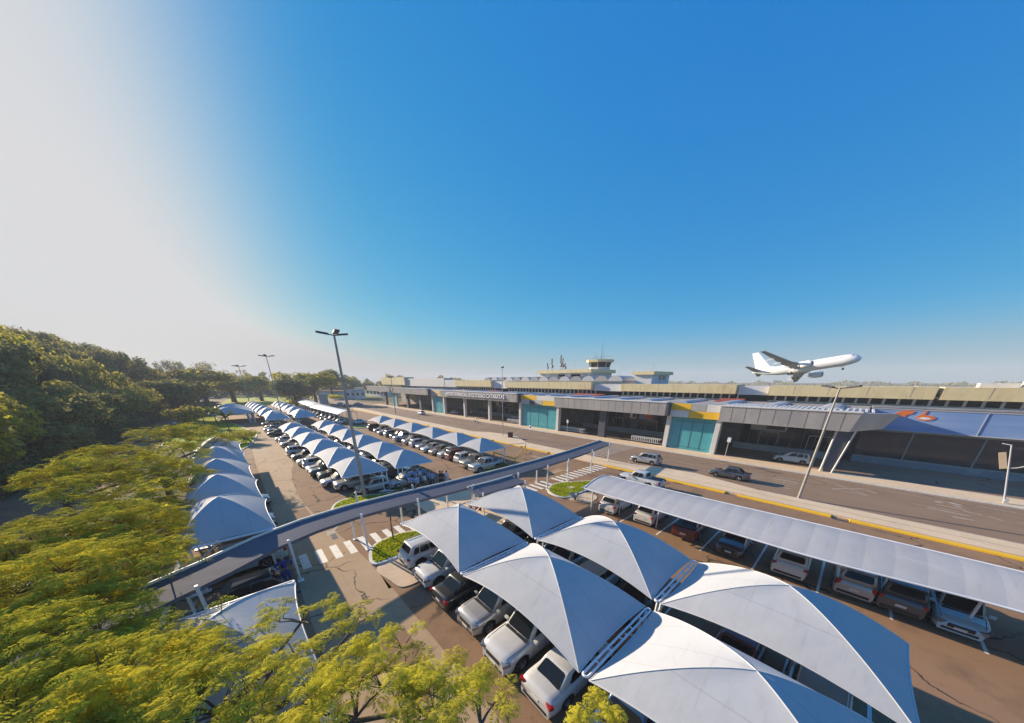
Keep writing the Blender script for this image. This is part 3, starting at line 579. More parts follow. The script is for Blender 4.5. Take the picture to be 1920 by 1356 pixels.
def body_mesh(k):
    p = KINDS[k]; L, W, H, r = p['L'], p['W'], p['H'], p['r']; hl = L / 2; xf = hl - p['fo']; xr = xf - p['wb']; belt = p['belt']; zc = r
    gc = 0.21 if k in ('SUV', 'pickup') else 0.17; AR = r + 0.065
    xs = sorted(set([round(x, 3) for x in list(np.linspace(-hl, hl, 33)) + [xf + AR * c for c in (-1.0, -0.92, -0.7, -0.38, 0, 0.38, 0.7, 0.92, 1.0)] + [xr + AR * c for c in (-1.0, -0.92, -0.7, -0.38, 0, 0.38, 0.7, 0.92, 1.0)] + [hl - 0.03, -hl + 0.03, hl - 0.08, -hl + 0.08]]))
    tops = [(-hl, p['tail'] * 0.72), (-hl + 0.05, p['tail'] * 0.9), (-hl + 0.16, p['tail']), (p['rb'], belt + (0.04 if k == 'sedan' else 0)), (p['cowl'], belt), (hl - 0.45, (p['hood'] + belt) / 2 + 0.02), (hl - 0.14, p['hood'] + 0.02), (hl - 0.03, p['hood'] * 0.86), (hl, p['hood'] * 0.72)]
    tops = sorted(tops)
    mb = MB(); rows = []
    for x in xs:
        e = max(0, (abs(x) - (hl - 0.62)) / 0.62); wd = W / 2 * (1 - (0.20 if x > 0 else 0.11) * e ** 2.2)
        zb = gc + (0.10 * e ** 2)
        for xw in (xf, xr):
            if abs(x - xw) < AR: zb = max(zb, zc + math.sqrt(max(0, AR * AR - (x - xw) ** 2)))
        zt = max(lerp_tab(tops, x), 0.45); zs = zt - 0.055
        z_mid = 0.62 * zs
        prof = [(0.93, gc + 0.02 if zb < zc else zb), (0.985, min(zb + 0.09, zs - 0.10) if zb > zc else gc + 0.12), (1.0, max(zb + 0.10, 0.52 * zs)) if zb < z_mid else (1.0, min(zb + 0.03, zs - 0.04)), (0.985, max(0.80 * zs, min(zb + 0.05, zs - 0.02))), (0.955, zs), (0.89, zt - 0.012), (0.55, zt + 0.015), (0.0, zt + 0.028)]
        rows.append([(x, wd * a, z) for a, z in prof])
    n = len(rows[0]); vs = []
    for row in rows: vs += row + [(x, -y, z) for x, y, z in reversed(row[:-1])]
    m = 2 * n - 1; fs = []; ms = []
    for i in range(len(rows) - 1):
        for j in range(m - 1):
            a = i * m + j; fs.append((a, a + m, a + m + 1, a + 1)); ms.append(1 if j in (0, m - 2) else 0)
    o = len(mb.v); mb.v += vs; mb.f += fs; mb.m += ms; mb.sm += [True] * len(fs)
    for i, rev in ((0, True), (len(rows) - 1, False)):
        f = [i * m + j for j in range(m)]; mb.f.append(tuple(f if rev else reversed(f))); mb.m.append(0); mb.sm.append(False)
    # bonnet and door shut lines
    for s_ in (1, -1):
        mb.tube([(x, s_ * W * (0.415 - 0.05 * max(0, (x - hl + 0.9))), lerp_tab(tops, x) - 0.004) for x in np.linspace(p['cowl'] + 0.02, hl - 0.2, 8)], 0.011, 4, 1, False)
        dz = np.linspace(gc + 0.2, belt - 0.03, 6)
        for xd in (p['cowl'] - 0.12, (p['cowl'] + p['rt']) / 2 + 0.02) + ((p['rt'] + 0.25,) if k in ('SUV', 'sedan', 'minivan') else ()):
            if min(abs(xd - xf), abs(xd - xr)) < AR + 0.03: continue
            mb.tube([(xd, s_ * (W / 2 * np.interp(z, [gc + .12, 0.5 * belt, 0.8 * belt, belt - .05], [0.985, 1.0, 0.985, 0.955]) - 0.003), z) for z in dz], 0.009, 4, 1, False)
    mb.box((p['cowl'] + 0.06, 0, belt + 0.012), (0.16, W * 0.74, 0.03), m=1)
    # underbody tub and inner arches
    mb.box((0, 0, 0.36), (L - 0.5, W * 0.72, 0.36), m=1)
    # cabin shell (roof and pillars), bevelled separately
    wb_, wr = W / 2 * 0.93, W / 2 * 0.74; zt = H
    rt2, wt2 = p['rt'], p['wt']
    c = [(p['rb'], wb_ * 0.93, belt - 0.03), (p['cowl'], wb_ * 0.93, belt - 0.03), (wt2, wr, zt), (rt2, wr * 0.97, zt - 0.03)]
    shell = MB(); pts = [(x, y, z) for x, y, z in c] + [(x, -y, z) for x, y, z in c]
    shell.add(pts, [(0, 1, 2, 3), (7, 6, 5, 4), (1, 5, 6, 2), (4, 0, 3, 7), (3, 2, 6, 7), (0, 4, 5, 1)], 0, True)
    me = shell.mesh('tmp', [M['white']]); bm = bmesh.new(); bm.from_mesh(me); bmesh.ops.recalc_face_normals(bm, faces=bm.faces)
    bmesh.ops.bevel(bm, geom=[e for e in bm.edges if max(v.co.z for v in e.verts) > belt + 0.1], offset=0.075, segments=3, affect='EDGES', profile=0.55)
    bm.verts.ensure_lookup_table(); vs = [v.co.copy() for v in bm.verts]; ix = {v: i for i, v in enumerate(bm.verts)}
    for v in vs:
        if v.z > zt - 0.08: v.z += 0.035 * (1 - (v.y / wr) ** 2)
    mb.add(vs, [tuple(ix[v] for v in f.verts) for f in bm.faces], 0, True); bm.free(); bpy.data.meshes.remove(me)
    if k == 'pickup':   # cargo tub sides stand proud of a dark cover (cover is its own part)
        pass
    return mb, c, xf, xr
def pane(c0, c1, c2, c3, inset, push):
    """quad pane c0 c1 (bottom) c2 c3 (top), inset by fractions (l, r, b, t), pushed out along its normal and given some thickness"""
    q = [Vector(x) for x in (c0, c1, c2, c3)]; l, r, b, t = inset
    def P(u, v): return (q[0] * (1 - u) + q[1] * u) * (1 - v) + (q[3] * (1 - u) + q[2] * u) * v
    rc = 0.07
    uv = [(l + rc, b), (r - rc, b), (r, b + rc), (r, t - rc), (r - rc, t), (l + rc, t), (l, t - rc), (l, b + rc)]
    n = (q[1] - q[0]).cross(q[3] - q[0]).normalized()
    if n.dot((q[0] + q[2]) / 2 - Vector((-0.5, 0, 0.9))) < 0: n = -n
    pts = [P(u, v) for u, v in uv]; vs = [p + n * push for p in pts] + [p - n * 0.02 for p in pts]
    return MB().add(vs, [tuple(range(8))] + [(i, i + 8, (i + 1) % 8 + 8, (i + 1) % 8) for i in range(8)])
def wheel(r, w_, parent, x, y):
    o = link('wheel', bpy.data.meshes['wheel_hub_%d' % int(r * 1000)] if 'wheel_hub_%d' % int(r * 1000) in bpy.data.meshes else MB().lathe([(-w_ * 0.3, 0.0), (-w_ * 0.3, r * 0.25), (w_ * 0.3, r * 0.25), (w_ * 0.3, 0)], 'Y', 10).mesh('wheel_hub_%d' % int(r * 1000), [M['black']]), parent)
    o.location = (x, y, r); o.rotation_euler[2] = 0 if y > 0 else math.pi
    nm = 'tyre_%d' % int(r * 1000)
    if nm not in bpy.data.meshes:
        MB().lathe([(-w_ / 2, r * 0.66), (-w_ / 2, r * 0.92), (-w_ * 0.36, r), (w_ * 0.36, r), (w_ / 2, r * 0.92), (w_ / 2, r * 0.66), (w_ * 0.2, r * 0.62), (-w_ / 2, r * 0.66)], 'Y', 22).mesh(nm, [M['rubber']])
        rm = MB(); rm.lathe([(w_ * 0.05, 0.001), (w_ * 0.05, r * 0.6)], 'Y', 22, 1); rm.lathe([(w_ * 0.44, r * 0.66), (w_ * 0.46, r * 0.60), (w_ * 0.1, r * 0.60)], 'Y', 22)
        rm.lathe([(w_ * 0.42, 0.001), (w_ * 0.42, r * 0.15), (w_ * 0.1, r * 0.18)], 'Y', 12)
        for s_ in range(5):
            a = s_ * 2 * math.pi / 5; rm.box((math.cos(a) * r * 0.38, w_ * 0.32, math.sin(a) * r * 0.38), (r * 0.52, w_ * 0.14, r * 0.17), ry=-a)
        rm.mesh('rim_%d' % int(r * 1000), [M['rim'], M['black']])
    link('tyre', bpy.data.meshes[nm], o); link('rim', bpy.data.meshes['rim_%d' % int(r * 1000)], o)
    return o
def make_car(k):
    p = KINDS[k]; L, W, H, r, belt = p['L'], p['W'], p['H'], p['r'], p['belt']; hl = L / 2
    nm = {'SUV': 'parked_suv', 'pickup': 'pickup_truck', 'minivan': 'minivan', 'sedan': 'sedan_car', 'hatchback': 'hatchback_car'}[k]
    root = thing(nm, '', 'car'); mb, c, xf, xr = body_mesh(k)
    b = mb.build('body', [CARC['white'], M['black']], root)
    A, B, C, D = [Vector(x) for x in c]; fl = lambda v: Vector((v.x, -v.y, v.z))
    pane(B, fl(B), fl(C), C, (0.07, 0.93, 0.10, 0.95), 0.012).build('windshield', M['glass'], root)
    pane(fl(A), A, D, fl(D), (0.09, 0.91, 0.30 if k != 'sedan' else 0.12, 0.90), 0.012).build('rear_window', M['glass'], root)
    for s_ in (1, -1):
        a, bb, cc, d = (A, B, C, D) if s_ == 1 else (fl(A), fl(B), fl(C), fl(D))
        spl = [(0.54, 0.88), (0.20, 0.515)] if k == 'pickup' else [(0.535, 0.86), (0.265, 0.515), (0.10, 0.235)] if k in ('SUV', 'minivan') else [(0.52, 0.86), (0.20, 0.50)]
        for (u0, u1) in spl:
            q = (a, bb, cc, d) if s_ == -1 else (bb, a, d, cc); ins = (u0, u1, 0.17, 0.88) if s_ == -1 else (1 - u1, 1 - u0, 0.17, 0.88)
            pane(*q, ins, 0.010).build('side_window', M['glass'], root)
        h = MB(); zl = p['hood'] * 0.86
        h.box((hl - 0.155, s_ * W * 0.385, zl), (0.36, 0.34, 0.16), rz=-s_ * 0.42, ry=0.18).build('headlight', M['lamp'], root, bevel=0.035)
        t = MB(); zt = p['tail'] * 0.84; tall = k in ('minivan', 'pickup', 'SUV')
        t.box((-hl + 0.10, s_ * W * 0.412, zt), (0.20, 0.20 if tall else 0.30, 0.34 if k in ('minivan', 'pickup') else 0.17), rz=s_ * 0.28).build('taillight', M['tail'], root, bevel=0.03)
        m_ = MB(); m_.box((p['cowl'] - 0.22, s_ * (W * 0.5 + 0.06), belt + 0.07), (0.14, 0.22, 0.14)).build('mirror', CARC['white'], root, bevel=0.03)
        for xw in (xf, xr): wheel(r, 0.21 if r < 0.34 else 0.24, root, xw, s_ * (W / 2 - 0.105))
        if k in ('SUV', 'minivan'): MB().tube([(p['rt'] + 0.05, s_ * W * 0.345, H + 0.01), (p['rt'] + 0.2, s_ * W * 0.345, H + 0.06), (p['wt'] - 0.2, s_ * W * 0.345, H + 0.065), (p['wt'], s_ * W * 0.345, H + 0.02)], 0.022, 6).build('roof_rail', M['greysteel'], root)
    MB().box((hl - 0.03, 0, p['hood'] * 0.74), (0.10, W * 0.48, 0.20)).build('grille', M['black'], root, bevel=0.02)
    MB().box((hl - 0.06, 0, 0.34), (0.16, W * 0.66, 0.13)).build('front_bumper', M['black'], root, bevel=0.03)
    MB().box((-hl + 0.05, 0, 0.36), (0.16, W * 0.74, 0.15)).build('rear_bumper', M['black'], root, bevel=0.03)
    for x in (hl + 0.012, -hl - 0.004): MB().box((x, 0, 0.46 if x > 0 else 0.62), (0.025, 0.40, 0.13)).build('number_plate', M['offwhite'], root)
    if k == 'pickup':
        MB().box(((p['rb'] - hl) / 2 + 0.0, 0, belt + 0.035), (hl + p['rb'] - 0.28, W * 0.80, 0.05)).build('bed_cover', M['black'], root, bevel=0.015)
        for s_ in (1, -1): MB().box(((p['rb'] - hl) / 2, s_ * W * 0.435, belt + 0.035), (hl + p['rb'] - 0.12, 0.09, 0.07)).build('bed_rail', CARC['white'], root, bevel=0.02)
    return root
CARS = {}
def car(kind, colour, x, y, rz, label, group=None, cat=None):
    if kind not in CARS: CARS[kind] = make_car(kind); o = CARS[kind]
    else: o = copy_tree(CARS[kind])
    jx, jy, jr = RNG.normal(0, 0.12), RNG.normal(0, 0.06), RNG.normal(0, 0.022)
    o.location = (x + jx, y + jy, 0.012); o.rotation_euler = (0, 0, rz + jr); o['label'] = label
    o['category'] = cat or {'SUV': 'SUV', 'pickup': 'pickup truck', 'minivan': 'minivan', 'sedan': 'car', 'hatchback': 'car'}[kind]
    if group: o['group'] = group
    for ch in kids(o):
        if ch.name.split('.')[0] in ('body', 'mirror', 'bed_rail'):
            ch.material_slots[0].link = 'OBJECT'; ch.material_slots[0].material = CARC[colour]
    return o
PI = math.pi
G1 = 'cars parked under the foreground canopies'
# lower foreground row, noses or tails towards the lane
for kind, colour, y, nose, lab in (
  ('SUV', 'white', 17.9, 0, 'white SUV parked tail out beside the kerbed grass island at the crosswalk'),
  ('SUV', 'white', 15.25, PI, 'white SUV parked nose out between the grass island SUV and the black sedan'),
  ('sedan', 'black', 12.75, 0, 'black sedan parked tail out under the first foreground canopy corner'),
  ('SUV', 'silver', 10.25, PI, 'silver SUV parked nose out between the black sedan and the white pickup'),
  ('pickup', 'white', 7.7, PI, 'white pickup parked nose out under the second foreground canopy'),
  ('sedan', 'white', 5.2, 0, 'white sedan parked tail out next to the white pickup, lowest whole car in the photo'),
  ('sedan', 'blue', 2.5, PI, 'dark blue car in the deep shade at the bottom edge under the third canopy')):
    x = {'pickup': 8.35}.get(kind, 8.05) ; car(kind, colour, x, y, nose, lab, G1)
G2 = 'cars parked under the upper foreground canopies'
for kind, colour, y, nose in (('SUV', 'grey', 15.6, PI), ('sedan', 'black', 13.0, PI), ('SUV', 'silver', 10.4, PI), ('SUV', 'white', 7.9, 0), ('hatchback', 'grey', 5.4, PI), ('sedan', 'dark red', 0.6, PI), ('SUV', 'silver', -1.9, 0)):
    car(kind, colour, 14.2, y, nose, '%s %s seen through the gap between the foreground canopies, %s' % (colour, kind, {15.6: 'near the walkway', 13.0: 'beside the ladder post', 10.4: 'at the middle canopy', 7.9: 'roof lit at the middle canopy', 5.4: 'by the middle canopy end', 0.6: 'at the last canopy', -1.9: 'nearest the bottom edge'}[y]), G2)
# right arched shelter
G3 = 'cars parked under the long arched shelter'
for kind, colour, y, nose, lab in (
  ('SUV', 'white', 13.3, 0, 'white SUV parked tail out at the first post of the arched shelter'),
  ('SUV', 'white', 10.0, 0, 'white SUV parked tail out, second vehicle under the arched shelter'),
  ('pickup', 'dark red', 6.7, 0, 'dark red pickup truck parked tail out under the arched shelter'),
  ('sedan', 'grey', 3.4, PI, 'grey sedan parked nose out under the arched shelter'),
  ('SUV', 'white', 0.2, 0, 'white SUV parked tail out between the grey sedan and the silver minivan'),
  ('minivan', 'silver', -2.65, 0, 'silver minivan parked tail out under the arched shelter'),
  ('SUV', 'grey', -4.62, 0, 'dark grey SUV in deep shade under the arched shelter, right of the silver minivan'),
  ('hatchback', 'pale blue', -6.55, PI, 'pale blue car nose out behind a shelter post, last vehicle under the arched shelter')):
    x = 26.4 if kind != 'pickup' else 26.7; car(kind, colour, x, y, nose, lab, G3)
# road and terminal
def heading(p, q): return math.atan2(q.y - p.y, q.x - p.x)
car('minivan', 'silver', 45.7, 19.9, PI / 2 + 0.03, 'silver people carrier driving on the road, its long shadow behind it')
car('sedan', 'grey', 46.6, 8.9, PI / 2 + 0.02, 'dark grey sedan driving on the road beside the pale pavement')
car('minivan', 'white', 63.3, 4.7, PI / 2, 'white estate car standing in the shade under the terminal roof')
car('pickup', 'white', 34.7, 15.4, PI / 2, 'white pickup truck parked behind the arched shelter beside the yellow kerb')
car('hatchback', 'white', 52.3, 111, PI / 2, 'small white car on the far road before the terminal, left of the lamp post')
car('hatchback', 'white', 62.8, 104.5, PI / 2, 'white car at the kerb beside the teal panel below the terminal lettering')
car('minivan', 'white', 69.5, 76, PI / 2, 'white van in the shade below the right end of the terminal lettering', cat='van')
car('hatchback', 'grey', 66.0, 101, PI / 2, 'grey car in the shade behind the white car by the terminal columns')
# middle rows
G4 = 'cars parked in the middle canopy row by the pale lane'
seq = [('hatchback', 'silver', 35.3, PI, 9.7), ('SUV', 'silver', 38.0, PI, 8.3), ('sedan', 'silver', 40.6, PI, 7.6), ('SUV', 'black', 43.6, PI, 7.6), ('SUV', 'grey', 46.3, PI, 7.4), ('sedan', 'silver', 48.9, PI, 7.2), ('hatchback', 'white', 51.6, 0, 7.0), ('sedan', 'white', 54.2, PI, 6.9), ('sedan', 'grey', 58.6, PI, 6.9), ('SUV', 'white', 62.6, 0, 6.6), ('hatchback', 'white', 66.0, PI, 6.4), ('sedan', 'silver', 72.5, PI, 6.6), ('hatchback', 'white', 76.5, 0, 6.3), ('sedan', 'white', 80.0, PI, 6.5)]
for i, (k, c, y, nose, x) in enumerate(seq): car(k, c, x, y, nose, '%s %s parked %s to the pale lane, %s in the middle canopy row' % (c, k, 'nose' if nose else 'tail', NORD[i].replace('nearest', 'first')), G4)
G5 = 'cars parked behind the lamp mast row'
seq = [('sedan', 'silver', 34.6, PI, 13.4), ('SUV', 'grey', 38.4, 0, 13.6), ('hatchback', 'white', 41.5, 0, 13.4), ('sedan', 'black', 44.4, PI, 13.4), ('SUV', 'white', 47.2, 0, 13.3), ('sedan', 'grey', 50.5, PI, 13.3), ('hatchback', 'silver', 53.5, 0, 13.3), ('sedan', 'white', 57, PI, 13.2), ('SUV', 'black', 61, 0, 13.2), ('sedan', 'silver', 65, PI, 13.1), ('hatchback', 'grey', 70, 0, 13)]
for i, (k, c, y, nose, x) in enumerate(seq): car(k, c, x, y, nose, '%s %s in the second middle canopy row, %s vehicle beyond the group of people' % (c, k, NORD[i]), G5)
G6 = 'cars parked in the row facing away from the yellow kerb'
seq = [('pickup', 'silver', 33.6, PI, 24.9), ('pickup', 'beige', 36.5, PI, 25.2), ('SUV', 'white', 39.1, 0, 25.2), ('SUV', 'dark red', 41.8, 0, 25.3), ('hatchback', 'white', 44.4, PI, 25.0), ('sedan', 'beige', 47.1, PI, 25.2), ('sedan', 'white', 50.0, PI, 25.2), ('hatchback', 'silver', 52.8, PI, 25.2), ('hatchback', 'white', 55.8, 0, 25.2), ('SUV', 'silver', 59.0, PI, 25.5), ('pickup', 'white', 63.6, PI, 25.6), ('SUV', 'black', 67.0, PI, 25.7), ('hatchback', 'silver', 70.4, 0, 25.6), ('sedan', 'white', 74.4, PI, 25.8), ('hatchback', 'silver', 78.6, PI, 25.9), ('SUV', 'brown', 83.0, 0, 26.0)]
for i, (k, c, y, nose, x) in enumerate(seq): car(k, c, x, y, nose, '%s %s parked %s to the aisle, %s in the yellow kerb row' % (c, k, 'nose' if nose else 'tail', NORD[i].replace('nearest', 'first')), G6)
car('sedan', 'white', 26.0, 98.5, PI * 0.9, 'white car parked at the open end of the bright white arched shelter')
G7 = 'cars along the bright white arched shelter'
for i, (k, c, y) in enumerate((('hatchback', 'white', 101), ('sedan', 'black', 105), ('SUV', 'silver', 110), ('sedan', 'grey', 115), ('hatchback', 'white', 121), ('SUV', 'black', 127), ('sedan', 'silver', 134))): car(k, c, 21.9 - i * 0.1, y + 1.5, PI, '%s %s under the bright white arched shelter, %s from its open end' % (c, k, NORD[i]), G7)
G8 = 'far cars under the distant canopies'
for i, (k, c, y, x) in enumerate((('sedan', 'black', 90, 6.0), ('SUV', 'grey', 94, 6.2), ('hatchback', 'white', 98.5, 5.6), ('SUV', 'black', 88.5, 16.0), ('sedan', 'grey', 93.5, 16.2), ('hatchback', 'silver', 104, 6.0), ('sedan', 'white', 112, 6.2))): car(k, c, x, y, PI, '%s %s at the distant canopies past the lane, %s from the near end' % (c, k, NORD[i]), G8)
# left row
car('pickup', 'pale blue', -2.5, 25.0, PI, 'pale blue pickup truck below the first left canopy beside the covered walkway')
car('hatchback', 'white', -1.9, 32.6, 0, 'white hatchback tail out under the second left canopy')
car('sedan', 'silver', -1.9, 38.8, 0, 'silver sedan tail out under the third left canopy')
car('hatchback', 'black', -2.3, 20.5, PI, 'black car in the shade under the covered walkway near the man in blue overalls')
for i, (px, py, k, c) in enumerate(((272, 826, 'SUV', 'pale blue'), (246, 822, 'hatchback', 'white'), (330, 797, 'sedan', 'silver'))):
    a = at(px, py); car(k, c, a.x, a.y, PI / 2 + 0.1 * i, '%s %s on the shaded service road below the woodland, %s' % (c, k, ('beside the golden tree', 'left of the pale blue one', 'farther along')[i]))
for i, (px, py, k, c, rz) in enumerate(((652, 764, 'hatchback', 'grey', 0.4), (672, 760, 'sedan', 'silver', 0.3), (640, 760, 'hatchback', 'white', 0.2))):
    a = at(px, py); car(k, c, a.x, a.y, rz, '%s %s on the open tarmac near the white hut, %s' % (c, k, ('nearest the white shelter', 'rightmost', 'leftmost')[i]))
# ================================================================== airport terminal
T = thing('airport_terminal', 'long airport terminal with grey canopy fascias, teal panels and stained concrete parapets', 'airport terminal')
def tp(name, mb, m, bevel=0.0, parent=T): return mb.build(name, M[m] if isinstance(m, str) else m, parent, bevel=bevel)
# portico: back wall, glazing, roof deck
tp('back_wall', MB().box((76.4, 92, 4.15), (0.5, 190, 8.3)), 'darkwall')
for a, b in ((-0.5, 14.8), (23.6, 36.5), (38.5, 50.2), (64.5, 78), (80, 92), (94, 107)):
    tp('shopfront', MB().box((76.05, (a + b) / 2, 2.3), (0.16, b - a - 0.6, 3.8)), 'facadeglass')
    mm = MB()
    for k in range(int((b - a) / 1.6)): mm.box((75.93, a + 0.8 + k * 1.6, 2.3), (0.1, 0.09, 3.8))
    mm.box((75.93, (a + b) / 2, 4.3), (0.12, b - a - 0.4, 0.16)); tp('mullion', mm, 'greysteel')
tp('counter_wall', MB().box((70.5, 7, 0.55), (0.4, 14.5, 1.1)).box((71.5, 37, 0.55), (0.4, 26, 1.1)).box((71.5, 86, 0.55), (0.4, 40, 1.1)), 'fascia')
tp('roof_deck', MB().box((68.1, 54, 7.65), (15.9, 110.5, 1.2)), 'deck')
tp('roof_deck', MB().box((68.1, 150, 7.9), (15.9, 80, 1.0)), 'deck')
# grey fascias: slightly battered boxes with a pale coping
def fascia(y0, y1, z0, z1, x=58.6, chamfer=False):
    mb = MB(); e = 1.6 if chamfer else 0.0
    vs = [(x, y0 + e * 0.3, z0), (x, y1, z0), (x - 0.35, y1, z1), (x - 0.35, y0, z1), (x + 1.6, y0 - (2.2 if chamfer else 0), z0 + (0.5 if chamfer else 0)), (x + 1.6, y1, z0), (x + 1.6, y1, z1), (x + 1.6, y0 - (3.2 if chamfer else 0), z1)]
    mb.add(vs, [(0, 3, 2, 1), (4, 5, 6, 7), (0, 1, 5, 4), (3, 7, 6, 2), (1, 2, 6, 5), (0, 4, 7, 3)])
    o = tp('fascia', mb, 'fascia'); c = MB().box((x + 0.4, (y0 + y1) / 2, z1 + 0.06), (1.7, y1 - y0 + 0.1, 0.14)); c.build('coping', M['offwhite'], o)
    j = MB()
    for yy in np.arange(y0 + 1.4, y1 - 0.4, 1.75): j.add([(x - 0.012 - 0.35 * 0.04, yy - 0.025, z0 + 0.1), (x - 0.012, yy + 0.025, z0 + 0.1), (x - 0.345, yy + 0.025, z1 - 0.1), (x - 0.345, yy - 0.025, z1 - 0.1)], [(0, 3, 2, 1)])
    j.build('panel_joint', M['navy'], o); return o
fascia(-0.6, 14.7, 5.85, 8.25, chamfer=True); fascia(23.2, 50.0, 6.05, 8.35); F1 = fascia(63.6, 106.4, 6.5, 8.75); fascia(117, 156, 6.7, 9.0); fascia(158, 192, 7.0, 9.4)
for y in (50.0 + 0.7, 63.6 - 0.7, 107.1, 156.9): pass
tp('dark_return', MB().box((59.2, 23.0, 7.2), (1.9, 0.5, 2.2)).box((59.2, 63.3, 7.65), (1.9, 0.6, 2.2)).box((59.2, 116.6, 7.9), (1.9, 1.2, 2.2)).box((59.2, 157, 8.1), (1.9, 1.6, 2.2)), 'navy')
# colour bands above the teal panels
def band(y0, y1, z0, z1, pieces):
    b = tp('band', MB().box((59.75, (y0 + y1) / 2, (z0 + z1) / 2), (0.5, y1 - y0, z1 - z0)), 'palepanel')
    for (poly, m) in pieces:
        P = [(59.42, y0 + (y1 - y0) * (1 - u), z0 + (z1 - z0) * v) for u, v in poly]; n = len(P)
        mb = MB(); mb.add(P + [(59.52, p[1], p[2]) for p in P], [tuple(range(n)), tuple(range(2 * n - 1, n - 1, -1))] + [(i, (i + 1) % n + 0, (i + 1) % n + n, i + n) for i in range(n)])
        mb.build('colour_panel', M[m], b, fixn=True)
band(50.1, 63.0, 6.15, 8.5, [([(0.0, 0.5), (0.45, 0.5), (0.45, 1), (0, 1)], 'yellowpanel'), ([(0.46, 0.5), (1, 0.5), (1, 1), (0.46, 1)], 'offwhite'), ([(0.0, 0), (0.26, 0), (0.26, 0.49), (0, 0.49)], 'palepanel'), ([(0.27, 0.49), (0.27, 0), (0.62, 0)], 'navy'), ([(0.28, 0.49), (0.63, 0), (0.63, 0.49)], 'fascia'), ([(0.64, 0), (1, 0), (1, 0.49), (0.64, 0.49)], 'yellowpanel')])
band(14.8, 22.8, 5.95, 8.3, [([(0.0, 0.5), (0.42, 0.5), (0.42, 1), (0, 1)], 'yellowpanel'), ([(0.43, 0.5), (0.72, 0.5), (0.72, 1), (0.43, 1)], 'fascia'), ([(0.73, 0.5), (1, 0.5), (1, 1), (0.73, 1)], 'offwhite'), ([(0.0, 0), (0.4, 0), (0.4, 0.49), (0, 0.49)], 'offwhite'), ([(0.41, 0), (1, 0), (1, 0.49), (0.41, 0.49)], 'yellowpanel')])
band(106.6, 116.0, 6.6, 9.0, [([(0.1, 1), (0.75, 0), (1, 0), (1, 0.4), (0.6, 0.4)], 'yellowpanel'), ([(0.0, 0.9), (0.0, 0), (0.7, 0)], 'fascia'), ([(0.2, 1), (0.62, 0.45), (1, 0.45), (1, 1)], 'walk')])
band(153, 156, 7.0, 9.2, [([(0.0, 1), (0.7, 1), (1, 0.1), (0.4, 0.5)], 'yellowpanel')])
# teal glass panels with thin joints
def panel(y0, y1, z0, z1, nj):
    b = tp('teal_panel', MB().box((60.55, (y0 + y1) / 2, (z0 + z1) / 2), (0.5, y1 - y0, z1 - z0)), 'teal')
    j = MB()
    for k in range(1, nj): j.box((60.285, y0 + (y1 - y0) * k / nj, (z0 + z1) / 2), (0.03, 0.07, z1 - z0 - 0.5))
    j.box((60.285, (y0 + y1) / 2, z1 - 0.7), (0.03, y1 - y0 - 1.2, 0.06)); j.box((60.285, (y0 + y1) / 2, z0 + 0.5), (0.03, y1 - y0 - 1.2, 0.06)); j.build('panel_joint', M['tealframe'], b)
panel(50.4, 63.3, 0.13, 6.1, 4); panel(15.3, 22.5, 0.13, 5.9, 4); panel(107.3, 115.6, 0.13, 6.6, 3); panel(154.5, 160.5, 0.13, 6.9, 2)
for y in (14.85, 22.95, 49.9, 63.8, 78.3, 92.6, 106.8, 116.1, 153.8):
    tp('column', MB().box((60.3, y, 3.2), (0.95, 0.75, 6.5)), 'offwhite', 0.03)
for y in (37.3, 128.5, 142, 170): tp('column', MB().box((60.9, y, 3.3), (1.1, 1.7, 6.7)), 'navy', 0.03)
bw = MB(); bw.add([(59.6, 0.2, 0.1), (61.6, 0.2, 0.1), (61.6, 0.9, 0.1), (59.6, 0.9, 0.1), (59.6, -0.5, 5.95), (61.6, -0.5, 5.95), (61.6, 0.9, 5.95), (59.6, 0.9, 5.95)], [(3, 2, 1, 0), (4, 5, 6, 7), (0, 1, 5, 4), (1, 2, 6, 5), (2, 3, 7, 6), (3, 0, 4, 7)]); tp('blade_column', bw, 'navy')
tp('edge_tube', MB().tube([(59.5, 1.15, 0.1), (59.5, 1.0, 6)], 0.12, 8).tube([(59.5, 0.0, 0.1), (59.5, -0.7, 6)], 0.1, 8), 'offwhite')
for (y, w_, m) in ((31.5, 3.0, 'orange'), (34.6, 1.4, 'white'), (9.5, 5.0, 'palepanel'), (84, 4, 'palepanel')):
    q = tp('hanging_sign', MB().box((69.0, y, 4.6), (0.2, w_, 1.5)), 'bluesign' if m == 'orange' else m); MB().box((68.88, y - w_ * 0.2, 4.6), (0.03, w_ * 0.5, 1.0)).build('sign_face', M['orange' if m == 'orange' else 'navy'], q)
for y in (3, 10, 26, 33, 42, 70, 88, 99):
    tp('door_frame', MB().box((75.86, y - 1.4, 1.45), (0.14, 0.14, 2.7)).box((75.86, y + 1.4, 1.45), (0.14, 0.14, 2.7)).box((75.86, y, 2.85), (0.14, 2.94, 0.16)), 'offwhite')
for (y0_, y1_) in ((30, 36), (80, 90)):
    q = MB()
    for k in range(6): yy = y0_ + (y1_ - y0_) * k / 5; q.tube([(65.5, yy, 0.05), (65.5, yy, 1.0)], 0.05, 6)
    q.tube([(65.5, y0_, 0.95), (65.5, y1_, 0.95)], 0.03, 5); tp('queue_rail', q, 'greysteel')
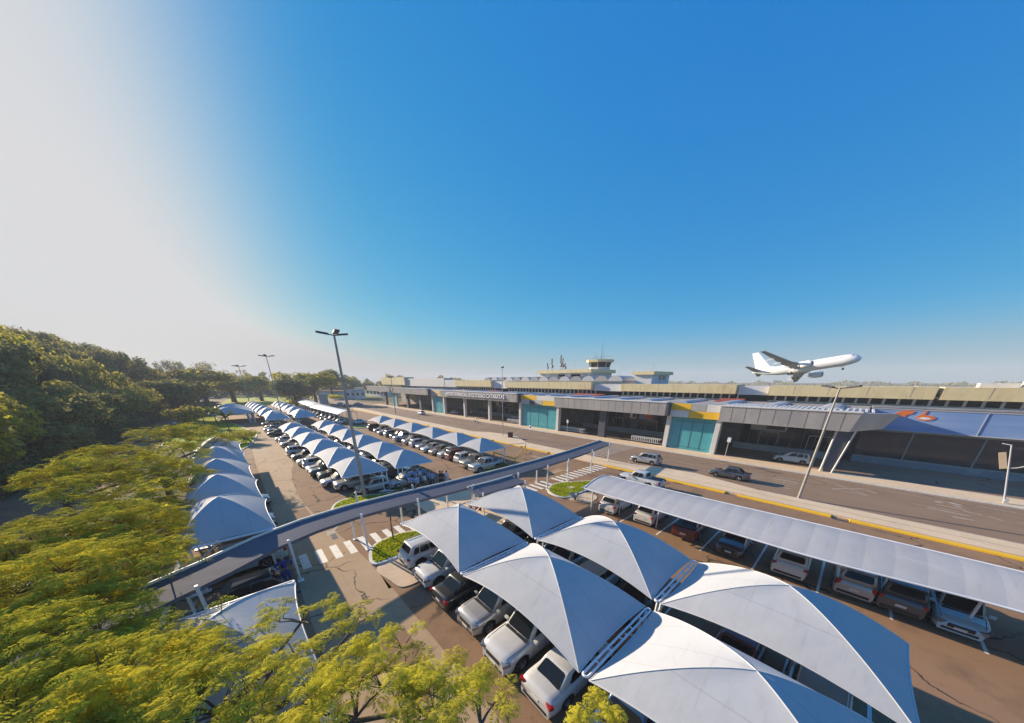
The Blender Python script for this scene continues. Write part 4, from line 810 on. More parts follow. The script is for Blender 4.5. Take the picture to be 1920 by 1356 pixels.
# skylights and awnings on the deck
for i, y in enumerate(list(np.arange(2.5, 108, 6.6)) + [120, 130, 140, 150]):
    z = 8.27 if y < 112 else 8.45; mb = MB(); n = 8; vs = []
    for x in (62.0, 73.5):
        for t in np.linspace(0, math.pi, n): vs.append((x, y + 1.2 * math.cos(t), z + 0.02 + 0.36 * math.sin(t)))
    mb.add(vs, [(k, k + 1, k + n + 1, k + n) for k in range(n - 1)] + [tuple(range(n)), tuple(range(2 * n - 1, n - 1, -1))], 0, False); tp('skylight', mb, 'skylight')
rb = MB()
for k in range(28): rb.box((62.6, -1.5 + k * 0.58, 8.36), (6.0, 0.22, 0.14))
tp('roof_louvre', rb, 'whitesheet')
for y0, y1, m in ((46, 55, 'red'), (90, 96, 'red'), (15, 19, 'red')):
    tp('awning', MB().add([(70.0, y0, 8.35), (74.6, y0, 8.8), (74.6, y1, 8.8), (70.0, y1, 8.35), (70.0, y0, 8.25), (74.6, y0, 8.25), (74.6, y1, 8.25), (70, y1, 8.25)], [(0, 1, 2, 3), (7, 6, 5, 4), (0, 4, 5, 1), (3, 2, 6, 7), (0, 3, 7, 4), (1, 5, 6, 2)]), m)
# clerestory and stained concrete parapets
tp('clerestory', MB().box((78.0, 70, 9.0), (1.0, 235, 2.4)), 'glass')
for (ya, yb) in ((-40, -7), (-7, 12), (17, 43), (51, 89), (97, 124), (124, 186)):
    cl = MB()
    for y in np.arange(ya, yb, 1.5): cl.box((77.42, y, 9.1), (0.14, 0.3, 1.5))
    cl.box((77.42, (ya + yb) / 2, 8.45), (0.2, yb - ya, 0.24)).box((77.42, (ya + yb) / 2, 9.72), (0.2, yb - ya, 0.24)); tp('clerestory_frame', cl, 'offwhite')
def parapet(y0, y1, z0, z1, x=75.4, m='beige'):
    mb = MB(); vs = [(x + 0.15, y0, z0), (x + 0.15, y1, z0), (x - 0.1, y1, z1), (x - 0.1, y0, z1), (x + 6, y0, z0), (x + 6, y1, z0), (x + 6, y1, z1), (x + 6, y0, z1)]
    mb.add(vs, [(0, 3, 2, 1), (4, 5, 6, 7), (0, 1, 5, 4), (3, 7, 6, 2), (1, 2, 6, 5), (0, 4, 7, 3)]); o = tp('parapet', mb, m)
    if m == 'beige':
        j = MB()
        for yy in np.arange(y0 + 2.2, y1 - 1, 4.4): j.add([(x + 0.145, yy - 0.03, z0 + 0.04), (x + 0.145, yy + 0.03, z0 + 0.04), (x - 0.103, yy + 0.03, z1 - 0.04), (x - 0.103, yy - 0.03, z1 - 0.04)], [(0, 3, 2, 1)])
        j.build('panel_joint', M['darkwall'], o)
parapet(-7, 12.0, 9.5, 11.22); parapet(17.2, 42.3, 9.6, 11.35); parapet(51.3, 88.5, 9.85, 11.85); parapet(97, 123.5, 9.95, 12.4); parapet(178, 215, 10.0, 14.2)
for a, b, z in ((12.2, 17.0, 11.1), (42.6, 51.0, 11.2), (88.8, 96.7, 12.0), (124, 134, 12.6), (134.5, 177.6, 13.4)): tp('infill_wall', MB().box((79.0, (a + b) / 2, (z + 9.5) / 2), (5, b - a, z - 9.5)), 'palepanel' if a > 120 else 'tower_wall')
tp('upper_roof', MB().box((100, 70, 10.6), (36, 190, 0.5)), 'deck')
rt = MB()
for k in range(20): rt.tube([(80 + k * 1.7, -8.0, 11.1), (80 + k * 1.7, -80, 11.1)], 0.3, 6)
tp('corrugated_roof', MB().box((95, -48, 10.6), (34, 82, 0.9)), 'deck')
# right wing: blue sign band and dark glazing
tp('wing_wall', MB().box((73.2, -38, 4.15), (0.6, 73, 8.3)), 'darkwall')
tp('wing_glass', MB().box((72.85, -38, 2.85), (0.2, 73, 4.1)), 'facadeglass')
wm = MB()
for y in (-6.5, -12.5, -18.5, -24.5, -30.5, -36.5): wm.box((72.7, y, 2.85), (0.12, 0.14, 4.1))
wm.box((72.7, -38, 4.95), (0.16, 73, 0.16)).box((72.7, -38, 0.9), (0.16, 73, 0.2)); tp('mullion', wm, 'greysteel')
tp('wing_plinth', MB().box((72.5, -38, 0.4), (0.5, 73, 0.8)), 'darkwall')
tr_ = MB()
for z in (5.2, 8.2): tr_.box((72.12, -38, z), (0.06, 73, 0.14))
for y in np.arange(-70, -6, 6.5): tr_.box((72.12, y, 6.7), (0.06, 0.06, 2.86))
tp('sign_trim', tr_, 'palepanel')
sg = tp('sign_band', MB().box((72.4, -38, 6.7), (0.5, 73, 3.1)), 'bluesign')
for pts, cm in (([(-6.9, 6.7), (-6.7, 6.7), (-7.0, 8.4), (-7.6, 8.7), (-9.0, 8.95), (-10.4, 8.8), (-10.0, 8.35), (-9.2, 8.2), (-8.9, 7.75), (-8.4, 8.0), (-7.6, 7.8), (-7.1, 7.95)], 'orange'), ([(-10.9, 7.9), (-11.9, 8.5), (-12.2, 9.0), (-12.5, 8.9), (-12.3, 8.3), (-13.6, 8.2), (-14.4, 7.9), (-13.9, 7.5), (-12.6, 7.35), (-11.6, 7.5)], 'orange'), ([(-11.2, 7.75), (-12.2, 7.95), (-13.2, 7.9), (-13.8, 7.7), (-12.6, 7.55)], 'white')):
    xx = 72.09 if cm == 'orange' else 72.06
    P = [(xx, -5.7 + (a + 10.5) * 0.5, 7.3 + (b_ - 8.0) * 0.85) for a, b_ in pts]; n = len(P)
    MB().add(P + [(xx + 0.07, p[1], p[2]) for p in P], [tuple(range(n)), tuple(range(2 * n - 1, n - 1, -1))] + [(i, (i + 1) % n, (i + 1) % n + n, i + n) for i in range(n)]).build('emblem', M[cm], sg, fixn=True)
tp('wing_deck', MB().box((76.5, -38, 8.2), (7, 73, 0.3)), 'deck'); tp('wing_coping', MB().box((73.2, -38, 8.42), (1.6, 73, 0.2)), 'darkwall')
tp('clerestory', MB().box((79.0, -60, 9.0), (1.0, 105, 1.6)), 'glass'); parapet(-40, -7.5, 9.5, 11.2)
ax = MB()
for (y, z, d, a, b) in ((-12, 11.4, 2, 3, 0.9), (-16, 11.5, 3, 4, 1.1), (-22, 11.3, 2.5, 5, 0.7), (-27, 11.6, 2, 3, 1.3)): ax.box((79, y, z - 0.1), (d, a, b))
tp('roof_unit', ax, 'offwhite')
# lettering on the fascia
def text(body, size, loc, rot, m, parent, name='lettering', depth=0.04, fit=None):
    cu = bpy.data.curves.new('t', 'FONT'); cu.body = body; cu.size = size; cu.extrude = depth; cu.offset = 0.035; cu.align_x = 'CENTER'; cu.align_y = 'CENTER'
    t = bpy.data.objects.new('t', cu); COL.objects.link(t); bpy.context.view_layer.update()
    me = bpy.data.meshes.new_from_object(t.evaluated_get(bpy.context.evaluated_depsgraph_get())); bpy.data.objects.remove(t)
    me.materials.clear(); me.materials.append(M[m]); o = link(name, me, parent); o.location = loc; o.rotation_euler = rot
    if fit: xs = [v.co.x for v in me.vertices]; k = fit / (max(xs) - min(xs)); o.scale = (k, 1, 1)
    return o
for tx, yc, wd in (('AEROPORTO INTERNACIONAL DE FOZ DO IGUAÇU', 90.0, 24.5), ('CATARATAS', 73.0, 8.6)):
    text(tx, 1.6, (58.26, yc, 7.66), (R(90) , 0, R(-90)), 'white', F1, fit=wd)
    text(tx, 1.6, (58.38, yc - 0.12, 7.54), (R(90), 0, R(-90)), 'navy', F1, 'lettering_shadow', fit=wd)  # dark offset copy of the letters, stands in for their shadow
# ------------------------------------------------------------------ control tower, rooftop block, vaulted hall
tw = thing('control_tower', 'white airport control tower block with glazed octagonal cab and antennas', 'control tower', (100, 82, 0))
def tq(n, mb, m, b=0.0): return mb.build(n, M[m], tw, bevel=b)
tq('wall', MB().box((8, 0, 7.5), (15, 25.2, 15.0)), 'tower_wall'); tq('roof_slab', MB().box((8, 0, 15.6), (17.0, 27.4, 1.2)), 'beige')
for y, a in ((-6.2, 4.4), (0.8, 3.4)): tq('window', MB().box((0.46, y, 13.4), (0.14, a, 2.2)), 'glass')
tq('window', MB().box((0.46, 9, 12.6), (0.14, 0.9, 1.2)), 'glass')
def octo(cx, cy, r0, r1, z0, z1, n=8):
    mb = MB(); vs = [(cx + r * math.cos(2 * math.pi * (k + .5) / n), cy + r * math.sin(2 * math.pi * (k + .5) / n), z) for z, r in ((z0, r0), (z1, r1)) for k in range(n)]
    return mb.add(vs, [tuple(reversed(range(n))), tuple(range(n, 2 * n))] + [(k, (k + 1) % n, n + (k + 1) % n, n + k) for k in range(n)])
cy0 = -9.6
cab = tq('cab', octo(11, cy0, 4.0, 4.0, 16.2, 17.1), 'tower_wall')
octo(11, cy0, 3.7, 4.3, 17.1, 18.9).build('cab_window', M['glass'], cab)
cm = MB()
for k in range(8): an = 2 * math.pi * (k + .5) / 8; cm.tube([(11 + 3.78 * math.cos(an), cy0 + 3.78 * math.sin(an), 17.1), (11 + 4.38 * math.cos(an), cy0 + 4.38 * math.sin(an), 18.9)], 0.11, 5)
cm.build('cab_mullion', M['tower_wall'], cab)
tq('cab_roof', octo(11, cy0, 5.2, 5.4, 18.9, 19.8), 'beige')
rl = MB()
for k in range(8): a0, a1 = 2 * math.pi * k / 8, 2 * math.pi * (k + 1) / 8; rl.tube([(11 + 4.8 * math.cos(a0), cy0 + 4.8 * math.sin(a0), 20.7), (11 + 4.8 * math.cos(a1), cy0 + 4.8 * math.sin(a1), 20.7)], 0.035, 4).tube([(11 + 4.8 * math.cos(a0), cy0 + 4.8 * math.sin(a0), 19.8), (11 + 4.8 * math.cos(a0), cy0 + 4.8 * math.sin(a0), 20.7)], 0.035, 4)
tq('railing', rl, 'greysteel')
for (y, h, r) in ((-10.0, 6.5, 0.1), (-10.8, 3.6, 0.05), (-7.2, 3.2, 0.04), (-8.2, 2.8, 0.04)): tq('antenna', MB().tube([(11, y, 19.8), (11, y, 19.8 + h)], [r, r * 0.4], 5), 'darksteel')
for (y, h, d) in ((10.6, 3.0, 0.3), (8.2, 4.6, 0.42), (3.4, 5.6, 0.5), (2.4, 4.6, 0.4), (1.2, 2.6, 0.34)):
    a = MB(); a.tube([(3, y, 16.2), (3, y, 16.2 + h)], 0.09, 6); a.tube([(2.7, y, 16.2 + h * 0.45), (2.7, y, 16.2 + h)], d * 0.55, 6); a.lathe([(0, 0.05), (0.12, d * 1.3), (0.3, d * 1.5)], 'X', 10, origin=(2.4, y - 0.4, 16.2 + h * 0.35)); tq('aerial', a, 'darksteel')
for y in (-3.5, -4.6, -1.0): tq('whip_aerial', MB().tube([(2, y, 16.2), (2, y, 20)], 0.035, 4), 'greysteel')
rbk = thing('rooftop_block', 'small white rooftop plant room with beige slab roof right of the control tower', 'building', (100, 48.6, 0))
MB().box((6.5, 0, 7.0), (13, 5.6, 14.0)).build('wall', M['tower_wall'], rbk); MB().box((6.5, 0, 14.45), (14.6, 7.2, 1.0)).build('roof_slab', M['beige'], rbk)
for x in (6.0, 9.2): MB().box((x, -2.82, 13.0), (1.9, 0.12, 1.3)).build('window', M['glass'], rbk)
MB().tube([(6, 0, 15), (6, 0, 18)], 0.05, 4).build('antenna', M['greysteel'], rbk)
vh = thing('vaulted_hall', 'row of pale barrel vaults roofing the hall in front of the control tower', 'building', (97, 92, 0))
MB().box((4, 0, 6.0), (8, 76, 12.0)).build('wall', M['palepanel'], vh)
n = 10
for k in range(14):
    y = -35.6 + k * 5.4; mb = MB(); vs = []
    for x in (-0.6, 8.5):
        for t in np.linspace(0, math.pi, n): vs.append((x, y + 2.7 * math.cos(t), 12.0 + 1.75 * math.sin(t)))
    mb.add(vs, [(q, q + 1, q + n + 1, q + n) for q in range(n - 1)] + [tuple(range(n)), tuple(range(2 * n - 1, n - 1, -1))]); mb.build('barrel_vault', M['deck'] if k % 2 else M['palepanel'], vh)
# ------------------------------------------------------------------ luggage carts, huts
def cart_proto():
    r = thing('luggage_cart', '', 'luggage cart', group='nested luggage carts at the terminal kerb')
    f = MB(); f.tube([(-0.3, 0.45, 0.2), (-0.3, 0.5, 1.0), (0.3, 0.5, 1.0), (0.3, 0.45, 0.2)], 0.03, 5).tube([(-0.3, 0.45, 0.22), (-0.26, -0.5, 0.18), (0.26, -0.5, 0.18), (0.3, 0.45, 0.22)], 0.03, 5).tube([(-0.28, 0.48, 0.65), (0.28, 0.48, 0.65)], 0.03, 5); f.build('frame', M['steel'], r)
    MB().box((0, 0.3, 0.86), (0.52, 0.3, 0.22)).build('basket', M['palepanel'], r)
    w_ = MB()
    for x, y in ((-0.26, 0.4), (0.26, 0.4), (0, -0.42)): w_.lathe([(-0.03, 0.001), (-0.03, 0.08), (0.03, 0.08), (0.03, 0.001)], 'X', 8, origin=(x, y, 0.09))
    w_.build('castor', M['black'], r); return r
cp = cart_proto(); first = True
for (y0, y1, n_, lab) in ((29.6, 24.1, 15, 'silver luggage cart nested in the row left of the second teal panel'), (49.0, 42.2, 16, 'silver luggage cart nested in the row right of the first teal panel'), (70.0, 64.8, 10, 'silver luggage cart nested under the white van by the lettering')):
    for i in range(n_):
        o = cp if first else copy_tree(cp); first = False
        o.location = (61.6, y0 + (y1 - y0) * i / (n_ - 1), 0.13); o['label'] = lab; o.scale = (1.7, 1.5, 1.15)
hut = at(668, 748); hb = thing('guard_hut', 'white guard hut with two dark windows at the far end of the road', 'hut', (hut.x, hut.y, 0))
hs_ = hut.length / 500 * 9
MB().box((0, 0, 3.0), (9, 9, 6.0)).build('wall', M['tower_wall'], hb, bevel=0.05); MB().box((0, 0, 6.25), (10.5, 10.5, 0.5)).build('roof', M['offwhite'], hb)
for y in (-2.3, 2.3): MB().box((-4.5, y, 3.4), (0.2, 2.0, 1.8)).build('window', M['glass'], hb)
for x in (-2.3, 2.3): MB().box((x, -4.5, 3.4), (2.0, 0.2, 1.8)).build('window', M['glass'], hb)
hb.rotation_euler[2] = 0.5
k2 = at(607, 757); kb = thing('ticket_kiosk', 'slim pale kiosk at the far entrance beside the round dark tree', 'kiosk', (k2.x, k2.y, 0))
MB().box((0, 0, 2.6), (4.4, 4.4, 5.2)).build('wall', M['palepanel'], kb, bevel=0.05); MB().box((0, 0, 5.35), (5.2, 5.2, 0.4)).build('roof', M['offwhite'], kb); MB().box((-2.2, 0, 2.9), (0.14, 1.6, 1.4)).build('window', M['glass'], kb)
cb = at(632, 744); sb = thing('low_building', 'long low building with a blue band and red roof edge beyond the entrance', 'building', (cb.x, cb.y, 0), 0.35)
MB().box((0, 0, 2.2), (10, 34, 4.4)).build('wall', M['offwhite'], sb); MB().box((-5.06, 0, 3.4), (0.2, 34, 1.4)).build('blue_band', M['bluesign'], sb); MB().box((0, 0, 4.65), (11, 35, 0.5)).build('roof', M['red'], sb)
bx = at(705, 742); fb = thing('far_building', 'pale far terminal annex behind the left end of the terminal roof', 'building', (bx.x, bx.y, 0), 0.1)
MB().box((0, 0, 3), (12, 60, 6)).build('wall', M['offwhite'], fb); MB().box((0, 0, 6.3), (13, 61, 0.6)).build('roof', M['deck'], fb)
for i in range(8): MB().box((-6.02, -26 + i * 7, 3), (0.12, 4, 2)).build('window', M['glass'], fb)
# ================================================================== vegetation
def np_mesh(name, Q, mats, smooth=False, mi=None):
    """Q: (n,4,3) quads"""
    n = len(Q); me = bpy.data.meshes.new(name); me.vertices.add(4 * n); me.vertices.foreach_set('co', np.ascontiguousarray(Q, dtype=np.float32).ravel())
    me.loops.add(4 * n); me.loops.foreach_set('vertex_index', np.arange(4 * n, dtype=np.int32))
    me.polygons.add(n); me.polygons.foreach_set('loop_start', np.arange(0, 4 * n, 4, dtype=np.int32)); me.polygons.foreach_set('loop_total', np.full(n, 4, dtype=np.int32))
    for m in mats: me.materials.append(m)
    if mi is not None: me.polygons.foreach_set('material_index', np.ascontiguousarray(mi, dtype=np.int32))
    me.update(calc_edges=True); return me
def unit(a): return a / (np.linalg.norm(a, axis=-1, keepdims=True) + 1e-9)
def leaf_quads(P, N, s, asp=0.6):
    n = len(P); N = unit(N); t = unit(np.cross(N, RNG.normal(size=(n, 3)))); b = np.cross(N, t); s = s[:, None]
    return np.stack([P - t * s, P - b * s * asp, P + t * s, P + b * s * asp], 1)
def lobes_leaves(lobes, n, size, up=0.35):
    w_ = np.array([l[3] * l[4] + l[4] * l[5] + l[3] * l[5] for l in lobes]); w_ /= w_.sum(); k = RNG.choice(len(lobes), n, p=w_)
    L = np.array(lobes)[k]; d = unit(RNG.normal(size=(n, 3))); r = RNG.uniform(0, 1, (n, 1)) ** 0.30
    # clumpy: snap a share of the leaves towards random sub-clump centres on each lobe
    cd = unit(RNG.normal(size=(26 * len(lobes), 3))); ci = k * 26 + RNG.integers(0, 26, n); d = unit(d * 0.42 + cd[ci] * 0.8); r = np.clip(r * RNG.normal(1.0, 0.08, (n, 1)), 0, 1.12)
    P = L[:, :3] + d * r * L[:, 3:6]; N = d + np.array([0, 0, up]) + RNG.normal(size=(n, 3)) * 0.65
    return leaf_quads(P, N, RNG.uniform(0.6, 1.25, n) * size)
def trunk_mb(h, r, limbs, lean=(0, 0)):
    mb = MB(); mb.tube([(0, 0, -0.3), (lean[0] * .3, lean[1] * .3, h * 0.4), (lean[0], lean[1], h)], [r * 1.25, r * 0.9, r * 0.6], 8)
    for p in limbs:
        p = Vector(p); q = Vector((lean[0] * 0.8, lean[1] * 0.8, h * 0.82)); md = q.lerp(p, 0.5) + Vector((0, 0, 0.10 * (p - q).length)); mb.tube([q, md, p], [r * 0.55, r * 0.34, r * 0.12], 6)
    return mb
def rand_lobes(n, spread, z0, z1, r0, r1, flat=0.75):
    return [(RNG.normal() * spread, RNG.normal() * spread, RNG.uniform(z0, z1), rr, rr * RNG.uniform(0.85, 1.1), rr * flat) for rr in RNG.uniform(r0, r1, n)]
def tree_proto(kind, name='broadleaf_tree', leaf=('leaf_green', 'leaf_olive'), n=3600, size=0.42):
    root = thing(name, '', 'bush' if kind == 'bush' else 'tree')
    if kind == 'dome': lob = [(0, 0, 6.8, 3.2, 3.2, 2.4)] + rand_lobes(7, 2.0, 5.6, 8.2, 1.7, 2.5)
    elif kind == 'umbrella': lob = [(0, 0, 7.4, 4.2, 4.2, 1.5)] + rand_lobes(9, 2.9, 6.4, 8.0, 1.5, 2.3, 0.55)
    elif kind == 'tall': lob = [(0, 0, 6.4, 2.4, 2.4, 3.2)] + rand_lobes(8, 1.4, 4.2, 9.0, 1.4, 2.1, 0.95)
    elif kind == 'round': lob = [(0, 0, 5.4, 3.9, 3.9, 4.2)] + rand_lobes(6, 1.5, 3.6, 7.4, 2.0, 2.6, 0.95)
    elif kind == 'bush': lob = rand_lobes(7, 1.5, 0.8, 3.2, 1.1, 1.8, 0.9)
    else: lob = rand_lobes(9, 2.2, 4.6, 8.4, 1.4, 2.6)
    Q = lobes_leaves(lob, n, size); me = np_mesh('crown', Q, [M[leaf[0]], M[leaf[1]]], mi=(RNG.uniform(size=len(Q)) < 0.35))
    link('crown', me, root)
    trunk_mb(1.0 if kind == 'bush' else 5.2, 0.12 if kind == 'bush' else 0.34, [(l[0] * .8, l[1] * .8, l[2]) for l in lob[:6]]).build('trunk', M['bark'], root); return root
TP = {}
def tree(kind, leaf, x, y, z, sx, sz, label, group=None, name='broadleaf_tree', n=3600, size=0.42, rz=None, fresh=False):
    key = (kind, leaf, name, n)
    if key not in TP: TP[key] = tree_proto(kind, name, leaf, n, size); o = TP[key]
    else: o = copy_tree(TP[key])
    o.location = (x, y, z); o.scale = (sx, sx, sz); o.rotation_euler[2] = RNG.uniform(0, 6.28) if rz is None else rz; o['label'] = label
    if group: o['group'] = group
    return o
FG = 'trees of the dense woodland on the left'
kinds_ = [('dome', ('leaf_green', 'leaf_olive')), ('free', ('leaf_green', 'leaf_dark')), ('dome', ('leaf_dark', 'leaf_green')), ('free', ('leaf_olive', 'leaf_green')), ('tall', ('leaf_dark', 'leaf_olive'))]
kn = 0
for row in range(6):
    y = 46 + RNG.uniform(0, 5)
    while y < 300:
        x = -26.5 - row * 8.2 + RNG.normal() * 1.3 + (3.5 if y > 120 and row == 0 else 0) + (4 if y > 170 and row == 0 else 0)
        if x > -0.36 * y - 14:
            k = kinds_[int(RNG.integers(0, 5))]; h = RNG.uniform(1.45, 2.0) * (0.78 if row == 0 else 1) * (1.0 if y < 160 else 1.12); wds = RNG.uniform(1.15, 1.6)
            tree(k[0], k[1], x, y, rise(x, y) - (1.8 if row == 0 else 0.2), wds * (1.12 if row == 0 else 1), h, 'broadleaf tree of the dense woodland along the left side, dark and backlit', FG, n=7000, size=0.25)
        y += RNG.uniform(7.0, 10.5) * (1 if y < 150 else 1.35)
for i in range(34):
    y = 44 + i * 5.2 + RNG.normal(); x = -24.6 + RNG.normal() * 0.8
    tree('bush', ('leaf_dark', 'leaf_green'), x, y, -0.1, RNG.uniform(0.9, 1.35), RNG.uniform(0.8, 1.3), 'low dark bush in the undergrowth at the foot of the left woodland', 'undergrowth bushes along the left woodland', name='bush', n=2400, size=0.22)
# scattered trees beyond the car park: base pixel, crown left / right / top, kind
def by_pixels(px, py, xl, xr, yt, kind, leaf, label, dist=None, grp=None, n=5200):
    b = at(px, py) if dist is None else None
    if dist is not None: d0 = at_dist(px, 715, dist); b = Vector((d0.x, d0.y, 0))
    fwd = Vector((math.sin(YAW) * math.cos(PITCH), math.cos(YAW) * math.cos(PITCH), -math.sin(PITCH))); mpp = (b - Vector((0, 0, CAMH))).dot(fwd) / F
    wd = (xr - xl) * mpp; top = at_dist((xl + xr) / 2, yt, math.hypot(b.x, b.y)).z
    base_w, base_h = {'dome': (9.0, 9.6), 'umbrella': (12.4, 9.2), 'tall': (6.6, 10.0), 'round': (8.4, 9.8), 'free': (9.4, 9.4)}[kind]
    return tree(kind, leaf, b.x, b.y, 0, wd / base_w, max(0.2, top / base_h), label, grp, n=n, size=0.30)
G_, O_, D_, Y_, DR = ('leaf_green', 'leaf_olive'), ('leaf_olive', 'leaf_green'), ('leaf_dark', 'leaf_green'), ('leaf_yellow', 'leaf_olive'), ('leaf_dry', 'leaf_olive')
by_pixels(345, 786, 296, 378, 710, 'tall', D_, 'dark slanting crowned tree at the woodland edge behind the shaded road')
by_pixels(392, 763, 330, 452, 690, 'umbrella', DR, 'wide umbrella tree with brownish pale crown and many stems behind the far left canopies')
by_pixels(440, 754, 402, 502, 707, 'dome', G_, 'wide dark green dome tree on the yellow lawn behind the far canopies')
by_pixels(492, 752, 468, 545, 704, 'free', O_, 'yellowish green tree between the dome tree and the round dark tree')
by_pixels(557, 760, 526, 598, 702, 'round', D_, 'dense round dark green tree behind the far canopies')
by_pixels(594, 756, 560, 640, 696, 'dome', O_, 'broad olive tree just behind the round dark tree')
by_pixels(624, 745, 594, 655, 694, 'free', D_, 'tall dark tree behind the low building with the blue band')
by_pixels(652, 738, 618, 682, 706, 'umbrella', O_, 'flat crowned olive tree behind the white guard hut')
by_pixels(676, 738, 652, 694, 722, 'free', DR, 'small reddish olive tree right of the white guard hut')
by_pixels(692, 742, 682, 702, 716, 'tall', D_, 'slim dark tree at the left end of the terminal roof')
by_pixels(412, 735, 388, 440, 680, 'free', DR, 'thin leaved brown tree standing out on the skyline', n=900)
by_pixels(345, 742, 330, 372, 672, 'umbrella', D_, 'dark pine like tree on the ridge with flat layered top', n=1200)
by_pixels(470, 738, 440, 500, 712, 'free', G_, 'green tree in the distance left of the yellowish tree')
by_pixels(530, 738, 500, 560, 713, 'free', O_, 'olive tree in the distance behind the slim lamp mast')
# distant belt of woodland on the horizon
P = []
for (az0, az1, dd, hh, cnt) in ((-60, -8, 520, 19, 9000), (-8, 75, 900, 12.2, 6000), (-62, -20, 380, 17, 5000)):
    az = np.radians(RNG.uniform(az0, az1, cnt)) + YAW; r = dd * RNG.uniform(0.9, 1.15, cnt); wob = 0.75 + 0.25 * np.sin(az * 37 + 1.3 * np.sin(az * 91)) + 0.12 * np.sin(az * 213)
    P.append(np.stack([np.sin(az) * r, np.cos(az) * r, RNG.uniform(0, 1, cnt) ** 0.6 * hh * wob], 1))
P = np.concatenate(P); Q = leaf_quads(P, RNG.normal(size=P.shape) + np.array([0, 0, .4]), RNG.uniform(1.6, 3.4, len(P)))
structure(link('distant_forest', np_mesh('distant_forest', Q, [M['leaf_dark'], M['leaf_green']], mi=RNG.uniform(size=len(Q)) < .5)), 'stuff')
# ------------------------------------------------------------------ feathery (bipinnate) trees near the camera
def fronds(B, Dv, L, npair=8, wd=0.055, droop=0.42):
    n = len(B); Dv = unit(Dv); up = np.array([0, 0, 1.0]); side = unit(np.cross(Dv, up)); Q = []
    for i, t in enumerate(np.linspace(0.10, 1.0, npair)):
        p = B + Dv * (L * t)[:, None] - up * (droop * L * t * t)[:, None]
        tang = unit(Dv - up * (2 * droop * t)); l = L * 0.44 * math.sin(math.pi * (0.16 + 0.78 * t)); w_ = L * wd
        for s_ in (1, -1):
            pd = unit(side * s_ + tang * 0.38 - up * 0.18 + RNG.normal(size=(n, 3)) * 0.10)
            Q.append(np.stack([p, p + pd * (l * 0.5)[:, None] + tang * w_[:, None], p + pd * l[:, None], p + pd * (l * 0.5)[:, None] - tang * w_[:, None]], 1))
    return np.concatenate(Q)
def feather_tree(base, h, lobes, L, leaves, label, rad=0.22, twig=0.5, npair=8, lean=None, wd=0.055):
    """lobes: (centre xyz world, rx, ry, rz, clusters)"""
    base = Vector(base); root = thing('feathery_tree', label, 'tree', base); C = []; wood = MB()
    top = Vector((lean[0], lean[1], h)) if lean else Vector((0, 0, h))
    wood.tube([(0, 0, -0.2), top * 0.5 + Vector((RNG.normal() * .1, RNG.normal() * .1, 0)), top], [rad * 1.2, rad, rad * 0.75], 8)
    for (c, rx, ry, rz_, nc) in lobes:
        c = Vector(c) - base; start = top; mid = start.lerp(c, 0.55) + Vector((RNG.normal() * .3, RNG.normal() * .3, -0.25))
        hub = c - Vector((0, 0, rz_ * 0.75)); wood.tube([start, mid, hub], [rad * 0.6, rad * 0.38, rad * 0.2], 6)
        d = unit(RNG.normal(size=(nc, 3))); d[:, 2] = np.abs(d[:, 2]) * 1.1 - 0.25; d = unit(d); rr = RNG.uniform(0.5, 1.0, (nc, 1)) ** 0.6
        pts = np.array(c) + d * rr * np.array([rx, ry, rz_]); C.append(pts)
        sub = [hub + Vector((math.cos(a) * rx * 0.5, math.sin(a) * ry * 0.5, rz_ * 0.35)) for a in RNG.uniform(0, 6.28, 5)]
        for q in sub: wood.tube([hub, hub.lerp(q, 0.5) + Vector((0, 0, 0.06)), q], [rad * 0.2, rad * 0.14, rad * 0.09], 5)
        for p in pts:
            if RNG.uniform() > twig: continue
            p = Vector(p); q = min(sub + [hub], key=lambda s_: (s_ - p).length); md = q.lerp(p, 0.5) + Vector((RNG.normal() * .1, RNG.normal() * .1, 0.05)); wood.tube([q, md, p], [rad * 0.09, rad * 0.06, rad * 0.03], 4, cap=False)
    C = np.concatenate(C); nf = 7; n = len(C)
    az = RNG.uniform(0, 6.28, (n, 1)) + np.arange(nf) * 6.28 / nf + RNG.normal(size=(n, nf)) * 0.3; el = RNG.normal(0.22, 0.22, (n, nf))
    Dv = np.stack([np.cos(az) * np.cos(el), np.sin(az) * np.cos(el), np.sin(el)], 2).reshape(-1, 3); B = np.repeat(C, nf, 0) + RNG.normal(size=(n * nf, 3)) * L * 0.10
    Q = fronds(B, Dv, L * RNG.uniform(0.65, 1.15, n * nf), npair, wd)
    # colour by frond cluster so whole sprays read light or dark
    cid = np.tile(np.repeat(RNG.uniform(size=n), nf), 2 * npair); mi = (cid > 0.55).astype(int) + (cid > 0.86)
    link('crown', np_mesh('crown', Q, [M[l] for l in leaves], mi=mi), root); wood.build('trunk', M['bark'], root); return root
YG = ('leaf_yellow', 'leaf_olive', 'leaf_yellow'); OG = ('leaf_olive', 'leaf_yellow', 'leaf_olive'); GG = ('leaf_yellow', 'leaf_gold', 'leaf_olive')
def lb(px, py, h, r, n, fz=0.45): return (tuple(at(px, py, h)), r, r, r * fz, n)
